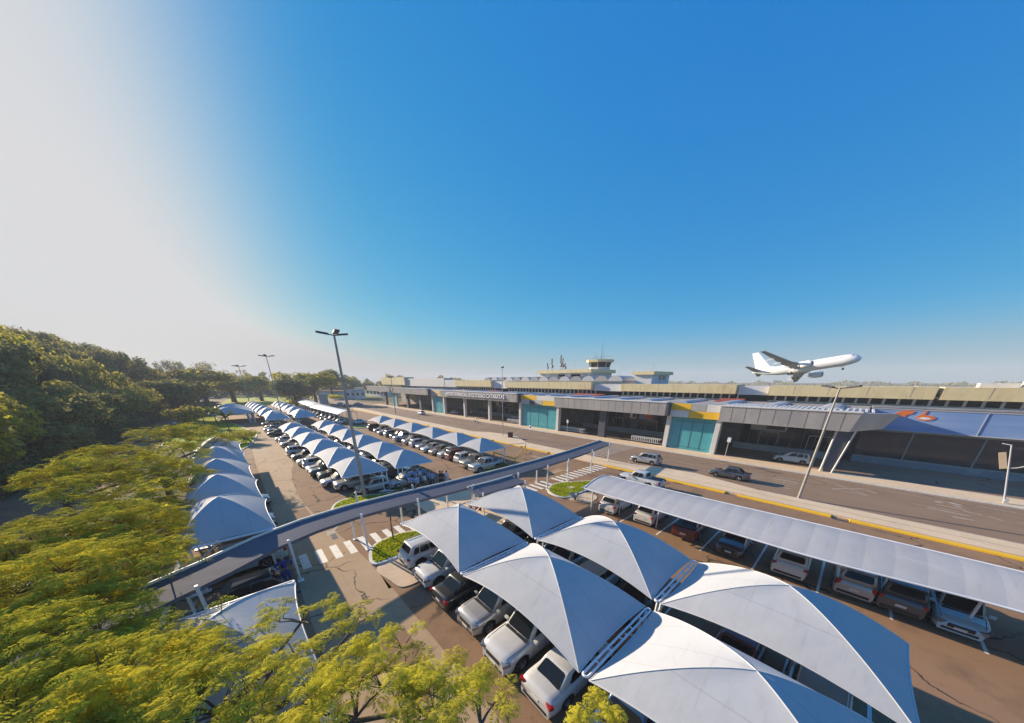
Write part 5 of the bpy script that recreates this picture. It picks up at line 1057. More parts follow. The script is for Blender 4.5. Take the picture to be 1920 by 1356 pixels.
feather_tree((-5.6, 6.6, 0.1), 3.9, [lb(400, 1310, 5.3, 1.4, 27), lb(520, 1340, 5.4, 1.4, 27), lb(660, 1320, 5.2, 1.4, 27), lb(600, 1240, 4.9, 1.2, 16), lb(720, 1235, 4.8, 1.2, 18), lb(840, 1300, 5.0, 1.15, 18), lb(900, 1345, 5.1, 0.9, 9), lb(760, 1345, 5.4, 1.2, 17), lb(440, 1165, 4.6, 1.6, 8), lb(560, 1150, 4.4, 1.2, 6), lb(380, 1240, 5.1, 1.2, 9), lb(660, 1165, 4.6, 0.9, 6), lb(500, 1240, 4.9, 1.2, 6)], 0.40, YG, 'feathery yellow green tree in the bottom foreground, open twigs before the white canopy', rad=0.2, twig=1.0, npair=9, wd=0.045, lean=(2.2, 0.8))
feather_tree((-8.2, 12.0, 0.1), 4.0, [lb(40, 1230, 6.0, 1.9, 72), lb(150, 1200, 5.6, 1.7, 70), lb(250, 1235, 5.2, 1.5, 46), lb(80, 1330, 6.0, 1.6, 56), lb(210, 1290, 5.6, 1.7, 58), lb(320, 1270, 5.2, 1.4, 26), lb(300, 1350, 5.5, 1.3, 30), lb(190, 1360, 5.8, 1.3, 32)], 0.40, YG, 'dense yellow green feathery tree filling the lower left corner', rad=0.2, twig=0.5, npair=8, lean=(1.2, 0.3))
feather_tree((-9.6, 20.5, 0.1), 4.4, [lb(35, 1030, 6.0, 2.2, 96), lb(135, 1000, 6.0, 2.3, 96), lb(225, 985, 6.0, 2.2, 100), lb(60, 1110, 6.2, 2.4, 110), lb(170, 1080, 6.0, 2.4, 110), lb(205, 1060, 5.4, 1.8, 84), lb(280, 1000, 5.2, 1.5, 60), lb(100, 1170, 5.9, 1.9, 66), lb(150, 1130, 5.4, 1.6, 56)], 0.42, OG, 'big rounded olive green tree at the left edge beside the covered walkway end', rad=0.24, twig=0.35, npair=7, wd=0.065)
feather_tree((-11.2, 37.0, 0.1), 3.6, [lb(150, 890, 5.2, 3.0, 90), lb(205, 862, 5.5, 3.0, 90), lb(255, 880, 5.2, 2.8, 80), lb(190, 915, 5.0, 2.8, 80), lb(100, 905, 4.6, 1.8, 36), lb(270, 930, 4.8, 2.4, 60)], 0.62, GG, 'golden yellow feathery tree left of the canopy row', rad=0.2, twig=0.3, npair=6, wd=0.075)
feather_tree((-7.8, 47.5, 0.1), 3.4, [lb(300, 818, 5.6, 3.2, 70), lb(352, 812, 5.6, 3.0, 64), lb(395, 828, 5.0, 2.6, 44), lb(330, 856, 5.0, 3.0, 66), lb(300, 890, 4.8, 2.6, 56), lb(350, 895, 4.3, 2.2, 36)], 0.66, OG, 'spreading olive tree with a pale bare limb over the left canopy row', rad=0.26, twig=0.4, npair=6, wd=0.075)
feather_tree((-7.2, 31.0, 0.1), 2.6, [lb(312, 950, 4.0, 1.4, 40), lb(300, 990, 3.8, 1.3, 40), lb(285, 1035, 4.2, 1.4, 40)], 0.5, ('leaf_olive', 'leaf_green', 'leaf_dry'), 'small dull green tree pressed against the left edge of the canopies', rad=0.14, twig=0.4, npair=6, wd=0.07)
feather_tree((4.3, 1.5, 0.0), 2.4, [(tuple(at(1140, 1325, 3.0)), 0.42, 0.42, 0.25, 5), (tuple(at(1090, 1345, 3.0)), 0.35, 0.35, 0.2, 3)], 0.42, ('leaf_yellow', 'leaf_yellow', 'leaf_olive'), 'young sapling with a few bright yellow green sprays at the bottom edge', rad=0.04, twig=1.0, npair=9)
# ------------------------------------------------------------------ shrubs, palms and rosettes on the islands
def rosette(name, label, loc, n, L, w_, m, up=0.75, stem=0.0, cat='plant', group=None, droop=0.5):
    root = thing(name, label, cat, loc, group=group); mb = MB()
    for i in range(n):
        a = RNG.uniform(0, 6.28); e = RNG.uniform(0.15, up * 1.5); l = L * RNG.uniform(0.75, 1.1); pts = []
        for t in np.linspace(0, 1, 5): pts.append(Vector((math.cos(a) * math.cos(e) * l * t, math.sin(a) * math.cos(e) * l * t, stem + math.sin(e) * l * t - droop * l * t * t * 0.7)))
        s_ = Vector((-math.sin(a), math.cos(a), 0)); ww = [0.3, 1, 0.9, 0.55, 0.05]
        vs = [p + s_ * w_ * k for p, k in zip(pts, ww)] + [p - s_ * w_ * k + Vector((0, 0, 0.0)) for p, k in zip(pts, ww)]
        mb.add(vs, [(k, k + 1, k + 6, k + 5) for k in range(4)])
    mb.build('leaves', M[m], root)
    MB().tube([(0, 0, -0.1), (0, 0, stem + 0.05)], [0.13 if stem else 0.08, 0.1], 8).build('stem', M['bark'], root); return root
a = at(1078, 938); rosette('agave_plant', 'silvery spiky rosette plant on the grass island by the arched shelter', (a.x, a.y, 0.1), 46, 1.15, 0.055, 'silverleaf', stem=0.15)
for i, (px, py, s_, L_) in enumerate(((409, 800, 1.5, 2.6), (432, 812, 1.6, 2.4), (386, 800, 1.2, 2.2))): a = at(px, py); rosette('palm', ('short palm with yellow fronds nearest the far left canopies', 'short palm in the middle of the planted median', 'short palm behind the round median shrub')[i], (a.x, a.y, 0.1), 34, L_ * 2.2, 0.22, 'palm', stem=s_ * 2.2, cat='palm')
for i, (px, py) in enumerate(((752, 926), (763, 936), (775, 938))): a = at(px, py); rosette('palm', ('small bushy palm beside the group of people, farthest from the walkway', 'small bushy palm against the walkway below the group of people', 'small bushy palm at the feet of the group of people')[i], (a.x, a.y, 0.05), 26, 1.2, 0.07, 'palm', stem=0.45, cat='palm')
def shrub(label, px, py, w_, h, leaf, n=900, group=None):
    a = at(px, py); root = thing('shrub', label, 'shrub', (a.x, a.y, 0.1), group=group); Q = lobes_leaves([(0, 0, h * .62, w_ * .4, w_ * .4, h * .38)] + [(RNG.normal() * w_ * .22, RNG.normal() * w_ * .22, h * RNG.uniform(.45, .75), w_ * .26, w_ * .26, h * .25) for _ in range(5)], n, 0.11 * max(1, w_ / 3))
    link('foliage', np_mesh('foliage', Q, [M[leaf[0]], M[leaf[1]]], mi=RNG.uniform(size=len(Q)) < .4), root); trunk_mb(h * 0.5, 0.07, [(w_ * .2, 0, h * .7), (-w_ * .2, .1, h * .7)]).build('stem', M['bark'], root)
shrub('large round brownish green shrub at the far end of the planted median', 372, 806, 8.5, 6.0, DR, 2600); shrub('spreading olive shrub near the tip of the planted median', 458, 830, 4.6, 2.6, O_, 1500); shrub('olive shrub in the middle of the planted median', 436, 832, 4.2, 2.4, O_, 1300); shrub('low dark shrub at the rounded kerb of the planted median', 472, 822, 2.6, 1.4, D_, 700); shrub('small shrub on the planted median behind the left canopies', 415, 838, 4.4, 2.2, O_, 1200)
shrub('low dark shrub on the grass island by the silver pickup', 943, 879, 1.7, 0.9, D_, 700); shrub('yellowish hedge shrub near the far grey shelter', 560, 760, 9, 3.0, Y_, 1500); shrub('low shrub in front of the low building with the blue band', 628, 750, 10, 3.4, Y_, 1500)
rosette('shrub', 'tiny green shrub at the island tip behind the silver pickup', tuple(at(660, 934) + Vector((0, 0, .1))), 22, 0.6, 0.05, 'palm', stem=0.1, cat='shrub')
# ================================================================== lamp masts
def lamp(label, base, h, heads, r=0.13, size=1.0, rz=0.0, m='greysteel'):
    root = thing('lamp_mast', label, 'lamp post', (base.x, base.y, 0), rz)
    MB().tube([(0, 0, 0), (0, 0, h * 0.5), (0, 0, h)], [r * 1.25, r, r * 0.62], 10).box((0, 0, 0.04), (r * 5, r * 5, 0.08)).build('pole', M[m], root)
    for k in range(heads):
        a = 2 * PI * k / heads; hd = MB(); d = Vector((math.cos(a), math.sin(a), 0))
        hd.tube([(0, 0, h - 0.1), tuple(d * 0.5 * size + Vector((0, 0, h)))], 0.05 * size, 6)
        hd.box(tuple(d * 0.95 * size + Vector((0, 0, h + 0.1 * size))), (0.95 * size, 0.42 * size, 0.16 * size), rz=a, ry=-0.16)
        hd.build('lamp_head', M['darksteel'], root, bevel=0.03)
    return root
def mast(px, py, pyt, label, heads, size, r, **k):
    b = at(px, py); fr = lambda hh: None
    lo, hi = 0.0, 60.0
    for _ in range(50):
        m_ = (lo + hi) / 2; v = Vector((b.x, b.y, m_ - CAMH)); c, s_ = math.cos(PITCH), math.sin(PITCH); f = v.x * math.sin(YAW) + v.y * math.cos(YAW)
        d = c * f - s_ * v.z; u = s_ * f + c * v.z; y = CY - F * u / d
        if y > pyt: lo = m_
        else: hi = m_
    return lamp(label, b, m_, heads, r, size, **k)
mast(685, 934, 627, 'tall grey lamp mast with three lamp heads beside the silver hatchback', 3, 1.0, 0.15, rz=0.5)
mast(532, 790, 668, 'slim tall lamp mast in the far canopy rows', 3, 1.5, 0.13, rz=0.3); mast(471, 765, 687, 'farthest tall lamp mast above the far left trees', 3, 2.0, 0.16, rz=0.3)
mast(1497, 935, 727, 'slanted looking pale lamp post with two heads on the pavement right', 2, 1.0, 0.11, rz=1.2)
mast(943, 818, 690, 'thin lamp post with twin heads on the pavement bulge before the terminal', 2, 1.0, 0.075, rz=1.0); mast(742, 775, 708, 'thin far lamp post with twin heads before the left end of the terminal', 2, 1.9, 0.15, rz=1.0)
# utility post at the right edge
b = at(1882, 946); tp_ = on_x(1897, 835, b.x) - b; up_ = thing('utility_post', 'weathered leaning grey post with a hanging sign panel and bracket at the right edge', 'post', (b.x, b.y, 0))
MB().tube([(0, 0, 0), tuple(tp_)], [0.075, 0.055], 8).box((0, 0, 0.3), (0.26, 0.26, 0.6)).build('pole', M['palepanel'], up_)
q = tp_ * 0.62; MB().tube([tuple(q), tuple(q + Vector((0, -0.4, 0.1))), tuple(q + Vector((0, -0.8, 0.35)))], 0.045, 6).tube([tuple(tp_), tuple(tp_ + Vector((0, 0.55, 0.1)))], 0.05, 6).build('bracket', M['offwhite'], up_)
q = tp_ * 0.72; MB().box((0.02, q.y + 0.40, q.z + 0.1), (0.06, 0.42, 1.7), rx=-0.35).build('sign_panel', M['pad'], up_)
# ------------------------------------------------------------------ small things at the kerbs
def sign(px, py, h, label, disc, m='palepanel', col='bluesign'):
    a = at(px, py); r_ = thing('sign_post', label, 'sign', (a.x, a.y, 0.0)); MB().tube([(0, 0, 0), (0, 0, h)], 0.045, 6).build('pole', M[m], r_)
    if disc: MB().lathe([(-0.03, 0.001), (-0.03, 0.3), (0.03, 0.3), (0.03, 0.001)], 'X', 14, origin=(-0.06, 0, h - 0.25)).build('plate', M[col], r_); MB().box((-0.06, 0, h - 0.85), (0.04, 0.5, 0.3)).build('sub_plate', M['white'], r_)
    else: MB().box((-0.06, 0, h - 0.4), (0.05, 0.5, 0.75)).build('plate', M['white'], r_, bevel=0.01)
sign(994, 822, 2.9, 'round blue traffic sign on a thin post on the road median', True); sign(894, 803, 2.9, 'round lilac traffic sign on a thin post left of the twin lamp post', True, col='shirt_pink'); sign(785, 788, 3.0, 'round traffic sign on a thin post near the small white car', True)
sign(717, 765, 3.0, 'distant thin sign post before the left end of the terminal', True)
sign(1359, 857, 3.3, 'slim white sign post beside the second teal panel', False); sign(1063, 813, 3.3, 'slim white sign post behind the luggage carts', False, 'offwhite')
a = at(738, 1014); q = thing('stake', 'thin weathered wooden stake at the tip of the crosswalk island', 'stake', (a.x, a.y, 0.1)); MB().tube([(0, 0, 0), (0, 0, 1.2), (0.05, 0, 2.2)], [0.06, 0.045, 0.035], 6).build('pole', M['bark'], q); MB().box((0.05, 0, 2.0), (0.05, 0.16, 0.4)).build('tag', M['bark'], q)
for i, (px, py) in enumerate(((671, 945), (776, 930), (936, 878))):
    a = at(px, py); q = thing('bollard', ('white stub post on the island left of the lamp mast', 'white stub post at the corner of the dark paved plot', 'white stub post on the island by the silver pickup')[i], 'bollard', (a.x, a.y, 0.1)); MB().tube([(0, 0, 0), (0, 0, 1.2)], 0.1, 8).lathe([(1.2, 0.12), (1.28, 0.001)], 'Z', 8).build('post', M['steel'], q)
a = at(957, 821); bn = thing('red_bin', 'dark red box bin lying on the pavement bulge by the twin lamp post', 'bin', (a.x, a.y, 0.14), 0.4); MB().box((0, 0, 0.5), (0.9, 0.9, 1.0)).build('box', M['binred'], bn, bevel=0.06); MB().box((0, 0, 1.04), (0.98, 0.98, 0.09)).build('lid', M['black'], bn, bevel=0.02)
a = at(954, 925); bn = thing('green_bin', 'small green bin between the walkway posts', 'bin', (a.x, a.y, 0.03)); MB().box((0, 0, 0.45), (0.55, 0.55, 0.9)).build('box', M['bingreen'], bn, bevel=0.06); MB().box((0, 0, 0.94), (0.62, 0.62, 0.08)).build('lid', M['bingreen'], bn, bevel=0.03)
a = at(514, 1102); eb = thing('electric_box', 'pale grey metal box on a stand left of the man in overalls', 'box', (a.x, a.y, 0), 0.2); MB().box((0, 0, 0.8), (0.7, 0.4, 1.1)).build('cabinet', M['palepanel'], eb, bevel=0.03); MB().box((0, 0, 0.12), (0.5, 0.3, 0.26)).build('plinth', M['pad'], eb)
# yellow height barrier frame
p0, p1, p2 = at(926, 858), at(966, 872), at(985, 852); yb = thing('yellow_barrier', 'yellow pipe barrier frame at the end of the canopy row by the pavement', 'barrier', (p1.x, p1.y, 0))
def rel(p, z): return (p.x - p1.x, p.y - p1.y, z)
MB().tube([rel(p0, 0.9), rel(p1, 0.9), rel(p2, 1.5)], 0.09, 6).tube([rel(p1, 0), rel(p1, 0.9)], 0.09, 6).tube([rel(p2, 0), rel(p2, 1.6)], 0.09, 6).tube([rel(p0, 0), rel(p0, 0.9)], 0.09, 6).build('frame', M['yellow'], yb); MB().tube([rel(p0, 2.0), rel(p2, 2.0)], 0.05, 5).tube([rel(p0, 0.9), rel(p0, 2.0)], 0.05, 5).tube([rel(p2, 1.5), rel(p2, 2.0)], 0.05, 5).build('top_rail', M['steel'], yb)
# chain fence around the small plot near the people
pf_ = thing('pipe_rail', 'low white pipe rail around the plot beside the silver hatchback', 'rail', tuple(at(740, 912)))
q0 = at(740, 912); MB().tube([tuple(p - q0 + Vector((0, 0, 0.55))) for p in (at(724, 908), at(740, 914), at(762, 926))], 0.05, 6).tube([tuple(p - q0 + Vector((0, 0, 0.55))) for p in (at(762, 926), at(714, 930))], 0.05, 6).tube([tuple(at(762, 926) - q0), tuple(at(762, 926) - q0 + Vector((0, 0, 0.55)))], 0.05, 6).tube([tuple(at(724, 908) - q0), tuple(at(724, 908) - q0 + Vector((0, 0, 0.55)))], 0.05, 6).build('pipe', M['steel'], pf_)
# banded tables of wares between rows at the walkway side (wooden bench and red chair glimpsed under the canopy)
a = at(892, 962); wb = thing('wooden_bench', 'brown wooden bench glimpsed under the first upper foreground canopy', 'bench', (a.x, a.y, 0.03), 0.3)
MB().box((0, 0, 0.45), (1.5, 0.45, 0.06)).build('seat', M['orange'], wb); MB().box((0, 0.22, 0.75), (1.5, 0.06, 0.4)).build('backrest', M['bark'], wb)
for x in (-0.65, 0.65): MB().box((x, 0, 0.22), (0.07, 0.4, 0.44)).build('leg', M['bark'], wb)
# ================================================================== people
def skin_mesh(name, nodes, m, lvl=1):
    """nodes: list of chains; chain = list of (x, y, z, r); chains after the first attach to the vertex nearest to their first point"""
    vs = []; es = []; rr = []
    for ch in nodes:
        prev = None
        for i, (x, y, z, r) in enumerate(ch):
            if i == 0 and vs:
                k = min(range(len(vs)), key=lambda q: (Vector(vs[q]) - Vector((x, y, z))).length)
                prev = k; continue
            vs.append((x, y, z)); rr.append(r)
            if prev is not None: es.append((prev, len(vs) - 1))
            prev = len(vs) - 1
    me = bpy.data.meshes.new('t'); me.from_pydata(vs, es, []); o = bpy.data.objects.new('t', me); COL.objects.link(o)
    md = o.modifiers.new('s', 'SKIN'); md.use_smooth_shade = True
    for i, r in enumerate(rr): me.skin_vertices[0].data[i].radius = (r, r)
    me.skin_vertices[0].data[0].use_root = True
    sb_ = o.modifiers.new('u', 'SUBSURF'); sb_.levels = lvl; sb_.render_levels = lvl
    bpy.context.view_layer.update(); out = bpy.data.meshes.new_from_object(o.evaluated_get(bpy.context.evaluated_depsgraph_get())); bpy.data.objects.remove(o)
    out.name = name; out.materials.clear(); out.materials.append(m)
    for p in out.polygons: p.use_smooth = True
    return out
def pose(kind):
    arms = {}
    for s_ in (1, -1):
        if kind == 'hips': arms[s_] = [(0.19 * s_, 0, 1.40), (0.40 * s_, -0.10, 1.20), (0.24 * s_, 0.10, 1.02)]
        elif kind == 'talk' and s_ == 1: arms[s_] = [(0.19, 0, 1.40), (0.27, -0.04, 1.13), (0.20, 0.22, 1.16)]
        else: arms[s_] = [(0.19 * s_, 0, 1.40), (0.25 * s_, -0.03, 1.12), (0.26 * s_, 0.06, 0.87)]
    legs = {1: [(0.09, 0, 0.94), (0.11, 0.02, 0.50), (0.12, -0.02, 0.07)], -1: [(-0.09, 0, 0.94), (-0.11, 0.03, 0.50), (-0.13, 0.05 if kind != 'hips' else -0.03, 0.07)]}
    return arms, legs
BODY = {}
def body_parts(kind):
    if kind in BODY: return BODY[kind]
    arms, legs = pose(kind)
    ch = [[(0, 0, 0.96, 0.12), (0, 0, 1.12, 0.115), (0, 0, 1.30, 0.125), (0, 0, 1.43, 0.085), (0, 0, 1.50, 0.052), (0, 0.01, 1.56, 0.066), (0, 0.015, 1.63, 0.088), (0, 0.01, 1.71, 0.072)]]
    ch.append([(0, 0.015, 1.63, 0), (0, 0.115, 1.615, 0.016)])                          # nose
    for s_ in (1, -1): ch.append([(0, 0.015, 1.63, 0), (0.098 * s_, 0.0, 1.63, 0.018)])   # ears
    for s_ in (1, -1):
        a = arms[s_]; w_ = Vector(a[2]); d = (w_ - Vector(a[1])).normalized(); pal = w_ + d * 0.075
        ch.append([(0, 0, 1.43, 0), (*a[0], 0.058), (*a[1], 0.042), (*a[2], 0.028), (*pal, 0.036)])
        sd = d.cross(Vector((1, 0, 0))).normalized()
        for q, ln in ((-0.027, 0.065), (-0.009, 0.078), (0.009, 0.074), (0.027, 0.058)):
            k0 = pal + sd * q; k1 = k0 + d * ln * 0.55; k2 = k1 + d * ln * 0.4 - Vector((0.014 * s_, 0, 0)); ch.append([(*pal, 0), (*(k0 + d * .025), 0.010), (*k1, 0.009), (*k2, 0.008)])
        t0 = w_ + d * 0.02 + sd * 0.036; ch.append([(*w_, 0), (*t0, 0.012), (*(t0 + d * 0.04 + sd * 0.018), 0.009)])
        l = legs[s_]; ch.append([(0, 0, 0.96, 0), (*l[0], 0.088), (*l[1], 0.060), (*l[2], 0.042), (l[2][0], l[2][1] + 0.12, 0.04, 0.038), (l[2][0], l[2][1] + 0.19, 0.035, 0.028)])
    body = skin_mesh('person_body', ch, M['skin'])
    sh = [[(0, 0, 0.93, 0.150), (0, 0, 1.12, 0.145), (0, 0, 1.32, 0.150), (0, 0, 1.44, 0.082)]]
    for s_ in (1, -1): a = arms[s_]; sh.append([(0, 0, 1.44, 0), (*a[0], 0.082), (*a[1], 0.060), (*(Vector(a[1]).lerp(Vector(a[2]), 0.85 if kind == 'hips' else 0.25)), 0.05)])
    shirt = skin_mesh('shirt', sh, M['shirt_white'])
    tr = [[(0, 0, 0.99, 0.140), (0, 0, 0.92, 0.135)]]
    for s_ in (1, -1): l = legs[s_]; tr.append([(0, 0, 0.92, 0), (l[0][0] * 1.1, 0, 0.88, 0.108), (*l[1], 0.078), (l[2][0], l[2][1], 0.10, 0.062)])
    trs = skin_mesh('trousers', tr, M['trousers'])
    sho = MB()
    for s_ in (1, -1): l = legs[s_]; sho.box((l[2][0], l[2][1] + 0.07, 0.045), (0.10, 0.28, 0.09))
    shoe = sho.mesh('shoes', [M['black']])
    hr = MB(); vs = []; n1, n2 = 12, 6
    for i in range(n2 + 1):
        t = i / n2 * 1.75
        for j in range(n1): p = 2 * PI * j / n1; k = 1.0 if math.sin(p) < 0.35 or t < 0.75 else 0.72; vs.append((0.105 * math.sin(t * k) * math.cos(p), -0.005 + 0.118 * math.sin(t * k) * math.sin(p), 1.645 + 0.125 * math.cos(t * k)))
    hr.add(vs, [(i * n1 + j, i * n1 + (j + 1) % n1, (i + 1) * n1 + (j + 1) % n1, (i + 1) * n1 + j) for i in range(n2) for j in range(n1)], 0, True)
    hair = hr.mesh('hair', [M['hair']])
    BODY[kind] = (body, shirt, trs, shoe, hair); return BODY[kind]
def person(kind, x, y, rz, shirt, trous, label, group=None, hat=None, s_=1.0, z=0.0):
    b, sh, tr, so_, ha = body_parts(kind); o = link('person', b); o.location = (x, y, z); o.rotation_euler[2] = rz; o.scale = (s_,) * 3; tag(o, label, 'person', group)
    for nm, me, m in (('shirt', sh, shirt), ('trousers', tr, trous), ('shoes', so_, 'black'), ('hair', ha, hat or 'hair')):
        c = link(nm, me, o); c.material_slots[0].link = 'OBJECT'; c.material_slots[0].material = M[m]
    return o
a = at(543, 1093); person('hips', a.x, a.y + 0.05, R(-170), 'overall', 'overall', 'man in dark blue overalls and cap standing by the covered walkway with hands on hips', hat='greysteel', s_=1.12)
GP = 'people standing together beside the parked car and small palms'
spots = [(766, 913, 'shirt_blue', 'stand', 2.4), (773, 921, 'shirt_blue', 'talk', -0.6), (785, 922, 'shirt_blue', 'stand', 0.3), (780, 909, 'shirt_blue', 'talk', 2.0), (790, 907, 'shirt_white', 'stand', -2.5), (799, 917, 'shirt_white', 'stand', 1.2), (806, 910, 'shirt_pink', 'talk', -1.5), (812, 913, 'shirt_blue', 'stand', 2.8), (786, 901, 'shirt_white', 'talk', 0.0), (796, 903, 'shirt_blue', 'stand', 1.9), (775, 906, 'shirt_white', 'stand', 3.0)]
wh = ['leftmost of the group, in front of the parked car', 'nearest the small palms', 'in the middle of the front row of the group', 'behind the front row, at the car door', 'at the car windscreen in the group', 'right of the middle in the front row', 'near the right end of the group', 'rightmost of the tight group', 'at the back of the group beside the car', 'at the back right of the group', 'back left of the group by the car bonnet']
for (px, py, sh, kd, rz), w_ in zip(spots, wh):
    a = at(px, py); person(kd, a.x, a.y, rz, sh, 'trousers', 'person in a %s shirt, %s' % ({'shirt_blue': 'light blue', 'shirt_white': 'white', 'shirt_pink': 'lilac'}[sh], w_), GP, s_=1.1)
for px, py, sh, kd, rz, lab in ((827, 911, 'shirt_dark', 'stand', 0.5, 'person in dark clothes standing just right of the group'), (831, 912, 'shirt_dark', 'stand', 2.2, 'second person in dark clothes between the group and the person in white'), (839, 911, 'shirt_white', 'stand', -0.8, 'person in white shirt and pale trousers standing apart at the walkway'), (709, 893, 'shirt_white', 'stand', 1.0, 'person in a white shirt by the canopy end rail above the silver hatchback'), (717, 895, 'beige', 'talk', 2.0, 'person in a tan shirt by the ladder post above the silver hatchback'), (884, 781, 'white', 'stand', 1.0, 'person in white standing under the terminal lettering'), (926, 775, 'white', 'stand', 0.0, 'person in a white top deep in the shade beside the terminal column'), (860, 770, 'white', 'talk', 0.0, 'person in white beside the white car at the kerb')):
    a = at(px, py); a = a * (1.0); 
    person(kd, a.x, a.y, rz, sh, 'shirt_white' if 'pale trousers' in lab else 'trousers', lab, s_=1.1, z=0.13 if py < 800 else 0.02)
# ================================================================== airliner taking off
pl = thing('airliner', 'white twin engine airliner climbing over the terminal roof with its landing gear down', 'airliner')
def ap(n, mb, m, **k): return mb.build(n, M[m], pl, **k)
Lf = 47.0; fr_ = 2.6; fus = []
for t, r, dz in ((0, 0.05, -0.55), (0.006, 0.6, -0.5), (0.02, 1.25, -0.35), (0.045, 1.9, -0.12), (0.085, 2.4, 0.0), (0.13, fr_, 0), (0.62, fr_, 0), (0.72, 2.4, 0.18), (0.82, 1.85, 0.62), (0.91, 1.15, 1.15), (0.97, 0.6, 1.55), (1.0, 0.2, 1.75)): fus.append((Lf / 2 - t * Lf, r, dz))
n = 20; mb = MB(); vs = []
for x, r, dz in fus: vs += [(x, r * math.cos(2 * PI * j / n), dz + r * 1.05 * math.sin(2 * PI * j / n)) for j in range(n)]
mb.add(vs, [(i * n + j, i * n + (j + 1) % n, (i + 1) * n + (j + 1) % n, (i + 1) * n + j) for i in range(len(fus) - 1) for j in range(n)], 0, True); mb.add(vs[:n], [tuple(range(n))]); mb.add(vs[-n:], [tuple(range(n))])
bl = ap('fuselage', mb, 'jet', fixn=True)
MB().lathe([(7.5, 0.3), (6, 1.5), (3, 2.1), (-4, 2.1), (-7, 1.4), (-8.5, 0.3)], 'X', 14, origin=(0.5, 0, -1.1)).build('belly_fairing', M['jet'], bl)
ck = MB()
for s_ in (1, -1): ck.box((Lf / 2 - 2.6, s_ * 1.45, 0.95), (1.5, 0.5, 0.5), rz=-s_ * 0.5, ry=0.35)
ck.build('cockpit_window', M['glass'], bl)
wn = MB()
for s_ in (1, -1):
    for k in range(44):
        if k in (9, 22): continue
        wn.box((Lf / 2 - 6.4 - k * 0.72, s_ * 2.585, 0.55), (0.26, 0.06, 0.36))
wn.build('cabin_window', M['jetgrey'], bl)
def foil(mb, root, tip, cr, ct, th, vertical=False):
    """root/tip = leading-edge points; chords run towards -X"""
    prof = [(0, 0), (0.08, 0.5), (0.3, 0.62), (0.7, 0.3), (1, 0), (0.7, -0.18), (0.3, -0.42), (0.08, -0.4)]; vs = []
    for p, c, tk in ((root, cr, th), (tip, ct, th * 0.45)):
        for a, b in prof: vs.append((p[0] - a * c, p[1] + (b * tk if vertical else 0), p[2] + (0 if vertical else b * tk)))
    k = len(prof); return mb.add(vs, [(i, (i + 1) % k, k + (i + 1) % k, k + i) for i in range(k)] + [tuple(reversed(range(k))), tuple(range(k, 2 * k))], 0, False)
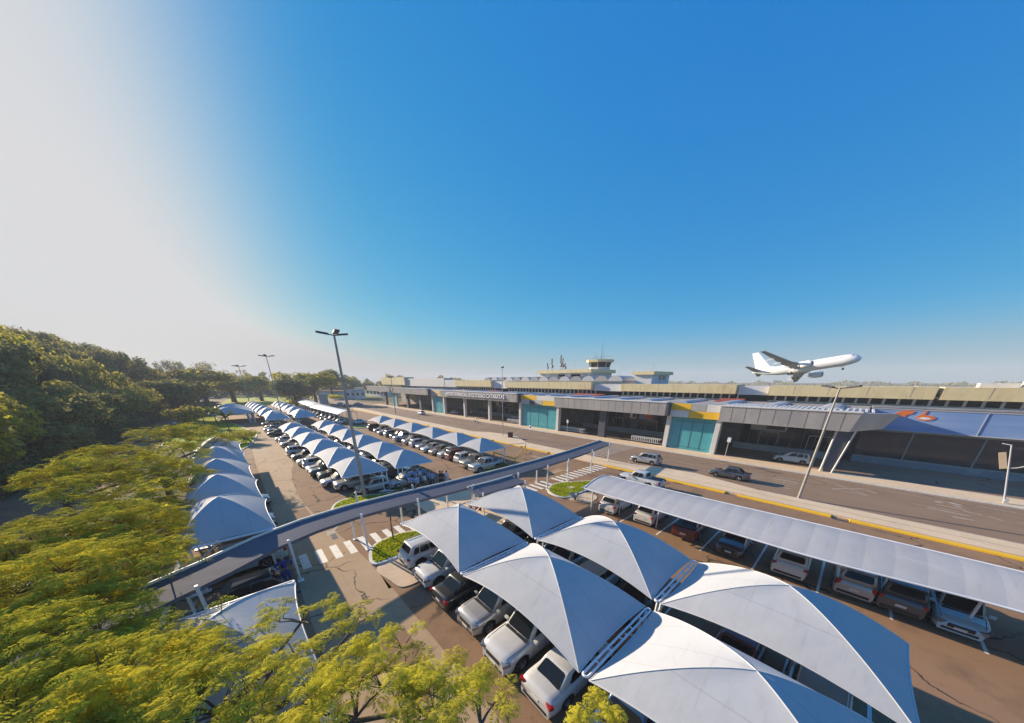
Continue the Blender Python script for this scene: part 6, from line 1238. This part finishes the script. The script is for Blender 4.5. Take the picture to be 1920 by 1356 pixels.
for s_ in (1, -1):
    w_ = MB(); foil(w_, (6.8, s_ * 1.8, -1.2), (-0.6, s_ * 9.0, -0.25), 9.4, 5.2, 1.2); foil(w_, (-0.6, s_ * 9.0, -0.25), (-8.6, s_ * 23.5, 1.9), 5.2, 1.9, 0.7); wg = ap('wing', w_, 'jetgrey', fixn=True)
    for yy in (5.5, 10.5, 15): q = MB(); q.lathe([(0, 0.02), (-0.8, 0.3), (-3.2, 0.26), (-4.8, 0.02)], 'X', 8, origin=(-1.8 - (yy - 5) * 0.46, s_ * yy, -1.15 + (yy - 5) * 0.14)); q.build('flap_fairing', M['jet'], wg)
    e = MB(); e.lathe([(3.0, 1.15), (3.3, 1.38), (2.6, 1.52), (0.6, 1.5), (-1.4, 1.15), (-1.5, 0.8), (-2.6, 0.35), (-3.0, 0.05)], 'X', 18, origin=(4.6, s_ * 7.6, -2.5)); eg = ap('engine', e, 'jet')
    MB().lathe([(2.5, 1.2), (2.4, 0.4), (2.9, 0.02)], 'X', 16, origin=(4.6, s_ * 7.6, -2.5)).build('fan', M['black'], eg); MB().box((4.0, s_ * 7.6, -1.1), (4.4, 0.3, 1.4)).build('pylon', M['jet'], eg)
    t_ = MB(); foil(t_, (-17.6, s_ * 0.9, 1.2), (-22.6, s_ * 8.2, 2.2), 4.6, 1.8, 0.5); ap('tailplane', t_, 'jetgrey', fixn=True)
    g_ = MB(); x, y = -2.4, s_ * 3.6; g_.tube([(x, y, -1.4), (x, y, -4.2)], 0.22, 8).tube([(x - 0.9, y, -4.2), (x + 0.9, y, -4.2)], 0.16, 6); gr = ap('main_gear', g_, 'greysteel'); ty = MB()
    for dx in (-0.75, 0.75):
        for dy in (-0.45, 0.45): ty.lathe([(-0.2, 0.001), (-0.2, 0.55), (0.2, 0.55), (0.2, 0.001)], 'Y', 14, origin=(x + dx, y + dy, -4.35))
    ty.build('wheels', M['rubber'], gr); MB().box((x + 0.6, y + s_ * 0.5, -2.3), (1.6, 0.08, 1.7)).build('gear_door', M['jet'], gr)
f_ = MB(); foil(f_, (-13.0, 0, 2.2), (-23.0, 0, 14.2), 8.6, 3.4, 0.8, True); foil(f_, (-10.4, 0, 2.4), (-14.5, 0, 3.9), 5, 4, 0.5, True); ap('tail_fin', f_, 'jet', fixn=True)
ng = ap('nose_gear', MB().tube([(17.6, 0, -2.2), (17.8, 0, -4.4)], 0.16, 8), 'greysteel'); MB().lathe([(-0.35, 0.001), (-0.35, 0.45), (0.35, 0.45), (0.35, 0.001)], 'Y', 14, origin=(17.8, 0, -4.5)).build('wheels', M['rubber'], ng); MB().box((17.2, 0.5, -2.8), (1.3, 0.06, 0.9)).build('gear_door', M['jet'], ng)
c_ = at_dist(1500, 689, 200); pl.scale = (0.82,) * 3; hd = math.atan2(-math.sin(YAW), math.cos(YAW))   # image-right direction in plan
pl.location = c_; pl.rotation_mode = 'XYZ'
mt = Matrix.Rotation(hd + AIR[0], 4, 'Z') @ Matrix.Rotation(-AIR[1], 4, 'Y') @ Matrix.Rotation(AIR[2], 4, 'X'); pl.rotation_euler = mt.to_euler()
# ================================================================== hazy air
hzm = bpy.data.materials.new('hazy_air'); hzm.use_nodes = True; n_ = hzm.node_tree; n_.nodes.remove(n_.nodes['Principled BSDF'])
pv = n_.nodes.new('ShaderNodeVolumePrincipled'); pv.inputs['Color'].default_value = (0.85, 0.90, 1.0, 1); pv.inputs['Density'].default_value = 0.0005; pv.inputs['Anisotropy'].default_value = 0.0
n_.links.new(pv.outputs[0], n_.nodes['Material Output'].inputs['Volume'])
o = MB().box((0, 300, 21), (2600, 2700, 45)).build('haze', hzm); structure(o, 'stuff')
S.cycles.volume_bounces = 0
